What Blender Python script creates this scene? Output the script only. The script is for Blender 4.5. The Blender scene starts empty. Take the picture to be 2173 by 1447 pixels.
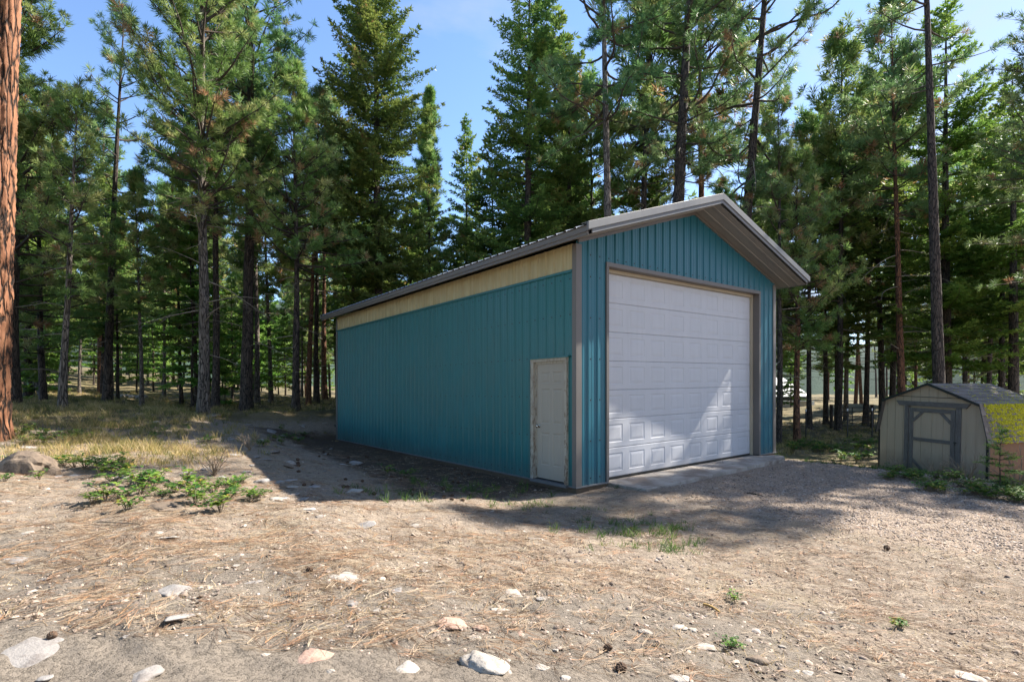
import bpy, math, random
import numpy as np
from mathutils import Vector, Matrix, Euler

# ------------------------------------------------------------------ camera, world, sun, exposure
S = bpy.context.scene
COL = S.collection
F_PX, HY, CX, CAM_Z = 1128.6, 817.4, 1086.5, 1.704       # photo is 2173 x 1447
cam_d = bpy.data.cameras.new('camera')
cam = bpy.data.objects.new('camera', cam_d); COL.objects.link(cam)
cam.location = (0, 0, CAM_Z)
cam.rotation_euler = (math.radians(90), 0, 0)
cam_d.sensor_width = 36; cam_d.lens = 36 * F_PX / 2173
cam_d.shift_y = (HY - 723.5) / 2173
cam_d.clip_start = 0.1; cam_d.clip_end = 3000
S.camera = cam

SUN_AZ, SUN_EL = math.radians(65), math.radians(43.5)       # azimuth clockwise from +Y
sun_dir = Vector((math.sin(SUN_AZ) * math.cos(SUN_EL), math.cos(SUN_AZ) * math.cos(SUN_EL), math.sin(SUN_EL)))
W = bpy.data.worlds.new('World'); S.world = W; W.use_nodes = True
nt = W.node_tree; nt.nodes.clear()
sky = nt.nodes.new('ShaderNodeTexSky'); sky.sky_type = 'NISHITA'; sky.sun_disc = False
sky.sun_elevation = SUN_EL; sky.sun_rotation = SUN_AZ
sky.altitude = 1500; sky.air_density = 1.0; sky.dust_density = .25; sky.ozone_density = 3.5
bg = nt.nodes.new('ShaderNodeBackground'); bg.inputs[1].default_value = 0.122
wo = nt.nodes.new('ShaderNodeOutputWorld')
tcw = nt.nodes.new('ShaderNodeTexCoord'); mpw = nt.nodes.new('ShaderNodeMapping'); mpw.inputs['Scale'].default_value = (1.2, 1.2, 3.2)
nzw = nt.nodes.new('ShaderNodeTexNoise'); nzw.inputs['Scale'].default_value = 1.6; nzw.inputs['Detail'].default_value = 7; nzw.inputs['Roughness'].default_value = .55
spw = nt.nodes.new('ShaderNodeSeparateXYZ'); nt.links.new(tcw.outputs['Generated'], spw.inputs[0])
nt.links.new(tcw.outputs['Generated'], mpw.inputs[0]); nt.links.new(mpw.outputs[0], nzw.inputs['Vector'])
adw = nt.nodes.new('ShaderNodeMath'); adw.operation = 'MULTIPLY_ADD'; nt.links.new(spw.outputs[0], adw.inputs[0]); adw.inputs[1].default_value = .42; nt.links.new(nzw.outputs['Fac'], adw.inputs[2])
rpw = nt.nodes.new('ShaderNodeMapRange'); rpw.inputs['From Min'].default_value = .56; rpw.inputs['From Max'].default_value = .82; rpw.inputs['To Max'].default_value = .75; nt.links.new(adw.outputs[0], rpw.inputs['Value'])
mxw = nt.nodes.new('ShaderNodeMix'); mxw.data_type = 'RGBA'; nt.links.new(rpw.outputs[0], mxw.inputs[0]); nt.links.new(sky.outputs[0], mxw.inputs[6]); mxw.inputs[7].default_value = (2.3, 2.45, 2.95, 1)
nt.links.new(mxw.outputs[2], bg.inputs[0]); nt.links.new(bg.outputs[0], wo.inputs[0])
sl = bpy.data.lights.new('sun', 'SUN'); sl.energy = 5.0; sl.angle = math.radians(0.53); sl.color = (1.0, 0.93, 0.82)
so = bpy.data.objects.new('sun', sl); COL.objects.link(so); so.location = (10, -5, 30)
so.rotation_euler = sun_dir.to_track_quat('Z', 'Y').to_euler()
S.view_settings.view_transform = 'Standard'; S.view_settings.look = 'None'
S.view_settings.exposure = 1.5; S.view_settings.gamma = 1
S.cycles.max_bounces = 7; S.cycles.diffuse_bounces = 4; S.cycles.transmission_bounces = 5
S.cycles.use_denoising = True
S.cycles.sample_clamp_indirect = 6

# ------------------------------------------------------------------ terrain
def sstep(a, b, x):
    t = np.clip((np.asarray(x, float) - a) / (b - a), 0, 1); return t * t * (3 - 2 * t)
TH = 0.656
U2 = (math.cos(TH), math.sin(TH)); V2 = (-math.sin(TH), math.cos(TH)); C0 = (1.072, 8.871)
def uv_of(x, y):
    dx, dy = np.asarray(x, float) - C0[0], np.asarray(y, float) - C0[1]
    return dx * U2[0] + dy * U2[1], dx * V2[0] + dy * V2[1]
def wob(x, y):
    return (np.sin(x * 1.3 + 1.7 * np.sin(y * .7)) * np.cos(y * 1.1 + .6 * np.sin(x * .9)) * .6 +
            np.sin(x * 2.9 + y * 1.9 + 2) * .25 + np.sin(x * 5.1 - y * 4.3) * .15)
def vnoise(x, y, f, seed=0):
    x = x * f + seed * 17.3; y = y * f - seed * 9.1; xi = np.floor(x); yi = np.floor(y); fx = x - xi; fy = y - yi
    fx = fx * fx * (3 - 2 * fx); fy = fy * fy * (3 - 2 * fy)
    h = lambda a, b: np.modf(np.abs(np.sin(a * 127.1 + b * 311.7 + seed) * 43758.5453))[0]
    return ((h(xi, yi) * (1 - fx) + h(xi + 1, yi) * fx) * (1 - fy) + (h(xi, yi + 1) * (1 - fx) + h(xi + 1, yi + 1) * fx) * fy) * 2 - 1
def ground_z(x, y):
    x = np.asarray(x, float); y = np.asarray(y, float)
    u, v = uv_of(x, y); q = -u
    w = 6.2 - 1.4 * np.clip(v / 6, 0, 1)
    t = np.clip((q - 0.35) / (w - 0.35), 0, 1); Lq = t * t * (3 - 2 * t)
    B = .50 + .12 * sstep(1, 6, v) + .38 * sstep(6.5, 13, v) + .2 * sstep(5, 11, q)
    left = Lq * B
    rear = .85 * sstep(11.3, 13.6, v) * (1 - sstep(5, 10, u))
    z = -.12 + np.maximum(left, rear) + .16 * np.exp(-((q - 1.9) ** 2 / .8 + (v - 11.2) ** 2 / 1.2))
    z = z - .30 * sstep(6.5, 10, u) - .25 * sstep(14, 40, y) * sstep(5, 12, u)
    z = z + .22 * sstep(14, 30, v) * (1 - sstep(0, 12, u))
    z = z + .9 * np.exp(-(((x - 27) / 5) ** 2 + ((y - 42) / 6) ** 2))
    z = z + .055 * np.maximum(0, -x - 18) * sstep(22, 45, y)
    # calm near the building and on the drive, rougher in the wood
    rough = .012 + .05 * sstep(2.0, 7.0, np.maximum(q, v - 11)) + .03 * sstep(13, 20, y)
    calm = sstep(0.1, 1.2, np.maximum(np.maximum(q, -v), np.maximum(v - 11.5, u - 6.8)))
    z = z + rough * wob(x, y) * calm
    u_soft = (.28 + .72 * (1 - sstep(.3, 2.5, x - .35 * (y - 5)) * sstep(14, 12, y))) * calm
    z = z + u_soft * (.034 * vnoise(x, y, 1.7, 1) + .018 * vnoise(x, y, 4.3, 2) + .009 * vnoise(x, y, 10.5, 3))
    z = z + .065 * np.exp(-(np.maximum(0, np.abs(u - 3.5) - 2.7) ** 2 / .5 + (v + .6) ** 2 / 1.2))
    return z
def gz(x, y): return float(ground_z(x, y))
def ray(px, py):
    """world point where the line through a photo pixel meets the ground"""
    dx = (px - CX) / F_PX; dz = -(py - HY) / F_PX
    prev = 1.5
    d = 1.5
    while d < 120:
        if CAM_Z + dz * d <= gz(dx * d, d):
            a, b = prev, d
            for _ in range(20):
                m = (a + b) / 2
                if CAM_Z + dz * m <= gz(dx * m, m): b = m
                else: a = m
            return dx * b, b
        prev = d; d *= 1.01
    return dx * 120, 120
def at(px, d): return (px - CX) / F_PX * d, d

# ------------------------------------------------------------------ object helpers
def tag(o, label=None, cat=None, group=None, kind=None):
    if label: o['label'] = label
    if cat: o['category'] = cat
    if group: o['group'] = group
    if kind: o['kind'] = kind
    return o
def empty(name, loc=(0, 0, 0), rz=0, **k):
    o = bpy.data.objects.new(name, None); COL.objects.link(o)
    o.empty_display_size = .2
    o.location = loc; o.rotation_euler = (0, 0, rz); tag(o, **k); return o
def link(name, me, parent=None, **k):
    o = bpy.data.objects.new(name, me); COL.objects.link(o)
    if parent is not None: o.parent = parent
    tag(o, **k); return o
def copy_tree(o, parent=None):
    c = o.copy(); COL.objects.link(c)
    if parent is not None: c.parent = parent; c.matrix_parent_inverse = o.matrix_parent_inverse.copy()
    for ch in list(o.children): copy_tree(ch, c)
    return c
class MB:
    def __init__(s): s.v = []; s.f = []; s.m = []
    def add(s, vs, fs, mi=0):
        b = len(s.v); s.v += [tuple(p) for p in vs]
        for f in fs: s.f.append(tuple(b + i for i in f)); s.m.append(mi)
    def box(s, x0, x1, y0, y1, z0, z1, mi=0, fn=None):
        vs = [(x, y, z) for z in (z0, z1) for y in (y0, y1) for x in (x0, x1)]
        if fn: vs = [fn(*p) for p in vs]
        s.add(vs, [(0, 2, 3, 1), (4, 5, 7, 6), (0, 1, 5, 4), (2, 6, 7, 3), (0, 4, 6, 2), (1, 3, 7, 5)], mi)
    def beam(s, a, b, w, h, mi=0, up=(0, 0, 1)):
        a = Vector(a); b = Vector(b); d = (b - a).normalized(); u = Vector(up)
        sx = d.cross(u).normalized(); uu = sx.cross(d).normalized()
        vs = [p + sx * (i * w / 2) + uu * (j * h / 2) for p in (a, b) for i, j in ((-1, -1), (1, -1), (1, 1), (-1, 1))]
        s.add(vs, [(0, 1, 2, 3), (7, 6, 5, 4), (0, 4, 5, 1), (1, 5, 6, 2), (2, 6, 7, 3), (3, 7, 4, 0)], mi)
    def prism(s, poly, ax, a, b, mi=0):
        """poly: 2D points in the two other axes, extruded along axis ax from a to b"""
        n = len(poly)
        def P(p, t):
            return {0: (t, p[0], p[1]), 1: (p[0], t, p[1]), 2: (p[0], p[1], t)}[ax]
        vs = [P(p, a) for p in poly] + [P(p, b) for p in poly]
        fs = [tuple(range(n))[::-1], tuple(range(n, 2 * n))] + [(i, (i + 1) % n, n + (i + 1) % n, n + i) for i in range(n)]
        s.add(vs, fs, mi)
    def tube(s, pts, rad, n=6, mi=0, cap=True):
        pts = [Vector(p) for p in pts]; b = len(s.v); up = Vector((0.13, 0.31, .94))
        for i, p in enumerate(pts):
            d = (pts[min(i + 1, len(pts) - 1)] - pts[max(i - 1, 0)])
            if d.length < 1e-9: d = Vector((0, 0, 1))
            d.normalize()
            x = d.cross(up)
            if x.length < .05: x = d.cross(Vector((1, 0, 0)))
            x.normalize(); y = d.cross(x)
            for k in range(n):
                a = 2 * math.pi * k / n
                s.v.append(tuple(p + (x * math.cos(a) + y * math.sin(a)) * rad[i]))
        for i in range(len(pts) - 1):
            for k in range(n):
                s.f.append((b + i * n + k, b + i * n + (k + 1) % n, b + (i + 1) * n + (k + 1) % n, b + (i + 1) * n + k)); s.m.append(mi)
        if cap:
            s.f.append(tuple(b + k for k in range(n))[::-1]); s.m.append(mi)
            e = b + (len(pts) - 1) * n
            s.f.append(tuple(e + k for k in range(n))); s.m.append(mi)
    def mesh(s, name, mats, smooth=False, fix=True):
        me = bpy.data.meshes.new(name); me.from_pydata(s.v, [], s.f)
        for m in (mats if isinstance(mats, (list, tuple)) else [mats]): me.materials.append(m)
        if any(s.m): me.polygons.foreach_set('material_index', s.m)
        if smooth: me.polygons.foreach_set('use_smooth', [True] * len(s.f))
        if fix:
            import bmesh
            bm = bmesh.new(); bm.from_mesh(me); bmesh.ops.recalc_face_normals(bm, faces=bm.faces[:]); bm.to_mesh(me); bm.free()
        me.update(); return me
    def build(s, name, mats, parent=None, smooth=False, fix=True, bevel=0, **k):
        o = link(name, s.mesh(name, mats, smooth, fix), parent, **k)
        if bevel:
            m = o.modifiers.new('bevel', 'BEVEL'); m.width = bevel; m.segments = 2; m.limit_method = 'ANGLE'
        return o
def np_mesh(name, V, Fc, mat, attr=None, smooth=False):
    """V (n,3), Fc (m,k) with constant k"""
    V = np.ascontiguousarray(V, np.float32); Fc = np.ascontiguousarray(Fc, np.int32)
    me = bpy.data.meshes.new(name); m, k = Fc.shape
    me.vertices.add(len(V)); me.vertices.foreach_set('co', V.ravel())
    me.loops.add(m * k); me.loops.foreach_set('vertex_index', Fc.ravel())
    me.polygons.add(m); me.polygons.foreach_set('loop_start', np.arange(0, m * k, k, dtype=np.int32))
    if smooth: me.polygons.foreach_set('use_smooth', np.ones(m, bool))
    me.update(calc_edges=True)
    for mm in (mat if isinstance(mat, (list, tuple)) else [mat]): me.materials.append(mm)
    if attr:
        for an, av in attr.items():
            a = me.attributes.new(an, 'FLOAT', 'POINT'); a.data.foreach_set('value', np.ascontiguousarray(av, np.float32))
    return me

# ------------------------------------------------------------------ materials
class N:
    """tiny node helper"""
    def __init__(s, name):
        s.m = bpy.data.materials.new(name); s.m.use_nodes = True; s.t = s.m.node_tree
        s.t.nodes.clear(); s.out = s.n('ShaderNodeOutputMaterial')
    def n(s, typ, **k):
        nd = s.t.nodes.new(typ)
        for a, b in k.items(): setattr(nd, a, b)
        return nd
    def L(s, a, b): s.t.links.new(a, b)
    def inp(s, nd, key, val):
        if val is None: return
        if isinstance(val, bpy.types.NodeSocket): s.L(val, nd.inputs[key])
        elif isinstance(val, (tuple, list)) and len(val) == 3 and nd.inputs[key].type == 'RGBA': nd.inputs[key].default_value = (*val, 1)
        else: nd.inputs[key].default_value = val
    def coord(s, kind='Object', scale=None):
        tc = s.n('ShaderNodeTexCoord'); o = tc.outputs[kind]
        if scale is not None:
            mp = s.n('ShaderNodeMapping'); s.L(o, mp.inputs[0]); mp.inputs['Scale'].default_value = scale; o = mp.outputs[0]
        return o
    def pos(s, scale=None):
        g = s.n('ShaderNodeNewGeometry'); o = g.outputs['Position']
        if scale is not None:
            mp = s.n('ShaderNodeMapping'); s.L(o, mp.inputs[0]); mp.inputs['Scale'].default_value = scale; o = mp.outputs[0]
        return o
    def noise(s, vec, sc, det=4, rough=.55, dist=0):
        nd = s.n('ShaderNodeTexNoise'); s.L(vec, nd.inputs['Vector']); nd.inputs['Scale'].default_value = sc
        nd.inputs['Detail'].default_value = det; nd.inputs['Roughness'].default_value = rough; nd.inputs['Distortion'].default_value = dist
        return nd.outputs['Fac']
    def vor(s, vec, sc, feat='F1', out='Distance', rnd=1):
        nd = s.n('ShaderNodeTexVoronoi', feature=feat); s.L(vec, nd.inputs['Vector']); nd.inputs['Scale'].default_value = sc
        nd.inputs['Randomness'].default_value = rnd
        return nd.outputs[out]
    def ramp(s, fac, stops, interp='LINEAR'):
        nd = s.n('ShaderNodeValToRGB'); s.L(fac, nd.inputs[0]); cr = nd.color_ramp; cr.interpolation = interp
        while len(cr.elements) < len(stops): cr.elements.new(.5)
        for e, (p, c) in zip(cr.elements, stops):
            e.position = p; e.color = (*c, 1) if isinstance(c, (tuple, list)) else (c, c, c, 1)
        return nd.outputs[0]
    def mix(s, fac, a, b, mode='MIX'):
        nd = s.n('ShaderNodeMix', data_type='RGBA', blend_type=mode)
        s.inp(nd, 0, fac); s.inp(nd, 6, a); s.inp(nd, 7, b); return nd.outputs[2]
    def math(s, op, a, b=None, clamp=False):
        nd = s.n('ShaderNodeMath', operation=op, use_clamp=clamp); s.inp(nd, 0, a); s.inp(nd, 1, b); return nd.outputs[0]
    def attr(s, name):
        nd = s.n('ShaderNodeAttribute', attribute_name=name); return nd.outputs['Fac']
    def bump(s, h, st=.5, d=.01, nrm=None):
        nd = s.n('ShaderNodeBump'); s.L(h, nd.inputs['Height']); nd.inputs['Strength'].default_value = st
        nd.inputs['Distance'].default_value = d
        if nrm is not None: s.L(nrm, nd.inputs['Normal'])
        return nd.outputs[0]
    def pbr(s, col, rough=.7, metal=0, nrm=None, spec=None, coat=0):
        p = s.n('ShaderNodeBsdfPrincipled'); s.inp(p, 'Base Color', col); s.inp(p, 'Roughness', rough); s.inp(p, 'Metallic', metal)
        if nrm is not None: s.L(nrm, p.inputs['Normal'])
        if spec is not None: s.inp(p, 'Specular IOR Level', spec)
        if coat: p.inputs['Coat Weight'].default_value = coat
        s.L(p.outputs[0], s.out.inputs[0]); return p
def objinfo_random(n): return n.n('ShaderNodeObjectInfo').outputs['Random']

def mat_paint(name, c, rough=.4, var=.12, dust=None, spec=.5):
    n = N(name); p = n.coord('Object')
    f = n.noise(p, 1.1, 5, .6); g = n.noise(n.coord('Object', (9, 9, .6)), 1.5, 4, .6)
    col = n.mix(n.ramp(f, [(.3, 0), (.75, 1)]), tuple(x * (1 - var) for x in c), tuple(min(1, x * (1 + var)) for x in c))
    col = n.mix(n.math('MULTIPLY', n.ramp(g, [(.45, 0), (.8, 1)]), .35), col, tuple(x * .75 + .03 for x in c))
    if dust:   # splashed soil along the foot of the wall
        z = n.n('ShaderNodeSeparateXYZ'); n.L(p, z.inputs[0])
        h = n.math('SUBTRACT', 1, n.math('MULTIPLY', n.math('ADD', z.outputs[2], n.math('MULTIPLY', n.noise(p, 6, 3), .25)), 2.2), True)
        col = n.mix(n.math('MULTIPLY', h, .38), col, dust)
    n.pbr(col, n.ramp(f, [(.3, rough - .06), (.7, rough + .1)]), 0, n.bump(n.noise(n.coord('Object', (1, 1, .5)), 2.2, 2), .35, .02), spec)
    return n.m
M = {}
M['teal'] = mat_paint('teal_metal', (.010, .125, .178), .38, .1, (.16, .13, .1))
M['teal_side'] = mat_paint('teal_side_metal', (.011, .135, .148), .36, .1, (.13, .115, .1))
M['taupe'] = mat_paint('taupe_trim', (0.146, 0.133, 0.125), .45, .1)
M['gable_grey'] = mat_paint('gable_trim', (.15, .155, .165), .42, .08)
M['soffit'] = mat_paint('soffit_metal', (0.215, 0.202, 0.189), .42, .1)
M['door_white'] = mat_paint('garage_door_white', (.52, .53, .57), .42, .06, (.30, .27, .24))
M['door_grey'] = mat_paint('side_door_grey', (.36, .325, .275), .5, .05)
M['house_tan'] = mat_paint('house_tan', (.42, .36, .27), .7)
M['house_red'] = mat_paint('house_red', (.27, .03, .05), .7)
M['house_white'] = mat_paint('house_white', (.8, .8, .78), .5, .03)
M['black'] = mat_paint('black_metal', (.015, .015, .015), .5)
def mk_roof():
    n = N('roof_sheet'); p = n.coord('Object'); f = n.noise(p, 2.2, 5)
    n.pbr(n.mix(f, (.36, .37, .38), (.52, .53, .54)), .3, .6); return n.m
M['roof'] = mk_roof()
def mk_poly():
    n = N('cream_fibreglass'); p = n.coord('Object', (1, 1, .25)); f = n.noise(p, 3.2, 5, .6)
    q = n.noise(n.coord('Object', (1, 12, .5)), 1.0, 3, .6)
    c = n.mix(n.ramp(f, [(.3, 0), (.7, 1)]), (.62, .52, .28), (.76, .67, .41))
    c = n.mix(n.ramp(q, [(.35, .4), (.65, 0)]), c, (.42, .29, .12))
    pb = n.n('ShaderNodeBsdfPrincipled'); n.inp(pb, 'Base Color', c); pb.inputs['Roughness'].default_value = .45
    tr = n.n('ShaderNodeBsdfTranslucent'); n.inp(tr, 0, c)
    mx = n.n('ShaderNodeMixShader'); mx.inputs[0].default_value = .3
    n.L(pb.outputs[0], mx.inputs[1]); n.L(tr.outputs[0], mx.inputs[2]); n.L(mx.outputs[0], n.out.inputs[0]); return n.m
M['poly'] = mk_poly()
def mk_peel():
    n = N('peeling_paint'); p = n.coord('Object', (1, 1, .35)); f = n.noise(p, 22, 8, .7, .6)
    k = n.ramp(f, [(.44, 1), (.50, 0)])
    z = n.n('ShaderNodeSeparateXYZ'); n.L(n.coord('Object'), z.inputs[0])
    low = n.math('SUBTRACT', .9, n.math('MULTIPLY', z.outputs[2], .35), True)
    k = n.math('MULTIPLY', k, n.math('ADD', low, .25), True)
    wood = n.mix(n.noise(n.coord('Object', (30, 30, 2)), 2, 5), (.10, .075, .05), (.28, .21, .15))
    n.pbr(n.mix(k, (0.396, 0.361, 0.301), wood), .7, 0, n.bump(f, .5, .01)); return n.m
M['peel'] = mk_peel()
def mk_wood(name, a, b, sc=(1, 1, 1)):
    n = N(name); p = n.coord('Object', sc); f = n.noise(p, 9, 8, .65, .3); g = n.noise(n.coord('Object'), 1.5, 4)
    c = n.mix(n.ramp(f, [(.3, 0), (.7, 1)]), a, b); c = n.mix(n.math('MULTIPLY', g, .4), c, tuple(x * .6 for x in a))
    n.pbr(c, .85, 0, n.bump(f, .6, .01)); return n.m
M['grey_wood'] = mk_wood('weathered_wood', (.075, .068, .065), (.22, .20, .19), (9, 9, .8))
M['grey_wood_h'] = mk_wood('weathered_wood_rail', (.075, .068, .065), (.22, .20, .19), (1.2, 9, 9))
M['skirt'] = mk_wood('skirt_board', (.07, .05, .035), (.2, .15, .1), (.6, .6, 8))
M['stick'] = mk_wood('stick_wood', (.45, .27, .08), (.62, .42, .16), (1, 9, 9))
M['twig'] = mk_wood('dry_twig', (.16, .11, .07), (.33, .27, .2), (9, 9, 1))
def mk_siding():
    n = N('tan_board_siding'); p = n.coord('Object', (14, 14, .7)); f = n.noise(p, 2, 7, .6)
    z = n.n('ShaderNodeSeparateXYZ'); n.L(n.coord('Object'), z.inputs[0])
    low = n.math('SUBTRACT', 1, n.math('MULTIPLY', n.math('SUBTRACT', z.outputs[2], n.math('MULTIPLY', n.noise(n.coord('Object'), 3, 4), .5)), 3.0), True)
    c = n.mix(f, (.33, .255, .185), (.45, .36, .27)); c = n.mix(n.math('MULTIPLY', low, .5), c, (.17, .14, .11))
    n.pbr(c, .8, 0, n.bump(f, .3, .01)); return n.m
M['tan'] = mk_siding()
def mk_brown():
    n = N('brown_board_siding'); f = n.noise(n.coord('Object', (14, 14, .7)), 2, 7, .6)
    n.pbr(n.mix(f, (.17, .085, .045), (.25, .135, .075)), .8, 0, n.bump(f, .3, .01)); return n.m
M['brown'] = mk_brown()
def mk_shingle():
    n = N('shingle'); r = n.attr('var'); f = n.noise(n.coord('Object'), 14, 7, .7)
    c = n.mix(r, (.085, .07, .065), (.21, .175, .155)); c = n.mix(n.math('MULTIPLY', f, .6), c, (.24, .2, .16))
    n.pbr(c, .9, 0, n.bump(n.noise(n.coord('Object'), 90, 3), .5, .006)); return n.m
M['shingle'] = mk_shingle()
def mk_moss():
    n = N('yellow_moss'); f = n.noise(n.coord('Object'), 30, 5, .7)
    n.pbr(n.mix(n.ramp(f, [(.3, 0), (.7, 1)]), (.09, .10, .008), (.66, .60, .012)), .95, 0, n.bump(f, .6, .02)); return n.m
M['moss'] = mk_moss()
def mk_concrete():
    n = N('concrete'); p = n.coord('Object'); f = n.noise(p, 2.5, 7, .6); g = n.noise(p, 60, 3)
    c = n.mix(n.ramp(f, [(.35, 0), (.65, 1)]), (.24, .21, .18), (.42, .38, .34))
    c = n.mix(n.ramp(n.noise(p, 1.1, 5, .7), [(.5, 0), (.62, .7)]), c, (.17, .12, .09))
    crack = n.vor(n.mix(.08, p, n.noise(p, 4, 4)), .9, 'DISTANCE_TO_EDGE')
    c = n.mix(n.ramp(crack, [(0, .8), (.006, 0)]), c, (.06, .05, .04))
    n.pbr(c, .85, 0, n.bump(g, .3, .004)); return n.m
M['concrete'] = mk_concrete()

def mk_bark(name, deep, mid, lite, vs=(1, 1, .22), sc=9, k=.5):
    n = N(name); p = n.coord('Object', vs)
    pd = n.n('ShaderNodeVectorMath', operation='ADD'); n.L(p, pd.inputs[0])
    nz = n.n('ShaderNodeTexNoise'); n.L(p, nz.inputs['Vector']); nz.inputs['Scale'].default_value = 5; nz.inputs['Detail'].default_value = 5
    sc2 = n.n('ShaderNodeVectorMath', operation='SCALE'); n.L(nz.outputs['Color'], sc2.inputs[0]); sc2.inputs['Scale'].default_value = .22
    n.L(sc2.outputs[0], pd.inputs[1])
    e = n.vor(pd.outputs[0], sc, 'DISTANCE_TO_EDGE'); cell = n.vor(pd.outputs[0], sc, 'F1', 'Color')
    f = n.noise(p, 18, 8, .75)
    c = n.mix(n.ramp(f, [(.3, 0), (.7, 1)]), mid, lite)
    c = n.mix(n.math('MULTIPLY', cell, .45), c, tuple(x * .55 for x in mid))
    c = n.mix(n.ramp(n.math('ADD', e, n.math('MULTIPLY', n.math('SUBTRACT', f, .5), .25)), [(.02, 1), (.16, 0)]), c, deep)
    h = n.math('ADD', n.ramp(e, [(0, 0), (.18, 1)]), n.math('MULTIPLY', f, .5))
    n.pbr(c, .9, 0, n.bump(h, k, .035)); return n.m
M['bark_orange'] = mk_bark('orange_bark', (.012, .007, .005), (.22, .085, .042), (.48, .235, .125), (1, 1, .17), 9.5, 1.0)
M['bark_dark'] = mk_bark('dark_bark', (.010, .008, .007), (.06, .045, .036), (.17, .125, .10), (1, 1, .16), 24, .8)
M['bark_grey'] = mk_bark('grey_bark', (.03, .024, .02), (.14, .115, .095), (.36, .30, .25), (1, 1, .16), 24, .8)
M['bark_red'] = mk_bark('red_bark', (.03, .015, .01), (.20, .085, .045), (.36, .17, .09), (1, 1, .18), 20, .8)
def mk_branch(name, a, b):
    n = N(name); n.pbr(n.mix(n.noise(n.coord('Object'), 12, 4), a, b), .9); return n.m
M['branch'] = mk_branch('branch_bark', (.028, .021, .016), (.09, .068, .052))
M['deadwood'] = mk_branch('dead_branch', (.16, .13, .10), (.38, .33, .26))

def mk_leaf(name, stops, trans=.35, rough=.5, spec=.3, rnd=.25):
    """foliage: attribute 'var' in 0..1 picks the colour of each tuft"""
    n = N(name); v = n.attr('var')
    r = objinfo_random(n)
    c = n.ramp(v, stops)
    hs = n.n('ShaderNodeHueSaturation'); n.L(c, hs.inputs['Color'])
    n.L(n.math('ADD', n.math('MULTIPLY', r, rnd), 1 - rnd * .5), hs.inputs['Value'])
    n.L(n.math('ADD', n.math('MULTIPLY', r, .03), .485), hs.inputs['Hue'])
    c = hs.outputs[0]
    p = n.n('ShaderNodeBsdfPrincipled'); n.L(c, p.inputs['Base Color']); p.inputs['Roughness'].default_value = rough
    p.inputs['Specular IOR Level'].default_value = spec
    t = n.n('ShaderNodeBsdfTranslucent'); n.L(n.mix(.35, c, (.5, .6, .05), 'MULTIPLY') if False else c, t.inputs[0])
    mx = n.n('ShaderNodeMixShader'); mx.inputs[0].default_value = trans
    n.L(p.outputs[0], mx.inputs[1]); n.L(t.outputs[0], mx.inputs[2]); n.L(mx.outputs[0], n.out.inputs[0]); return n.m
M['pine'] = mk_leaf('pine_needles', [(0, (.10, .20, .05)), (.45, (.21, .34, .095)), (.8, (.37, .44, .15)), (.955, (.46, .44, .2)), (.965, (.34, .19, .09)), (1, (.44, .27, .14))], .42)
M['pine_dark'] = mk_leaf('dark_pine_needles', [(0, (.07, .155, .055)), (.5, (.16, .27, .10)), (.85, (.28, .37, .14)), (.94, (.22, .24, .11)), (.96, (.29, .16, .08)), (1, (.38, .23, .12))], .38)
M['fir'] = mk_leaf('fir_needles', [(0, (.06, .13, .035)), (.45, (.14, .235, .06)), (.8, (.26, .34, .085)), (.97, (.21, .25, .07)), (.985, (.28, .18, .07)), (1, (.3, .2, .08))], .35)
M['fir_bright'] = mk_leaf('bright_fir_needles', [(0, (.07, .17, .03)), (.5, (.15, .28, .05)), (1, (.28, .40, .09))], .45)
M['dry_grass'] = mk_leaf('dry_grass', [(0, (.09, .12, .03)), (.25, (.25, .25, .08)), (.5, (.46, .37, .15)), (.75, (.58, .43, .2)), (1, (.68, .55, .31))], .35, .6, .2, 0)
M['green_grass'] = mk_leaf('green_grass', [(0, (.035, .085, .02)), (.6, (.10, .19, .04)), (1, (.24, .31, .08))], .4, .5, .3, 0)
M['leaf'] = mk_leaf('broad_leaf', [(0, (.035, .10, .025)), (.4, (.09, .19, .04)), (.75, (.19, .29, .05)), (.93, (.28, .34, .06)), (1, (.36, .27, .06))], .4, .5, .2, .2)
M['needle_litter'] = mk_leaf('fallen_needles', [(0, (.10, .06, .045)), (.3, (.20, .12, .08)), (.6, (.33, .22, .15)), (.82, (.42, .34, .26)), (.9, (.33, .16, .10)), (1, (.40, .21, .12))], .1, .6, .2, 0)

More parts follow.
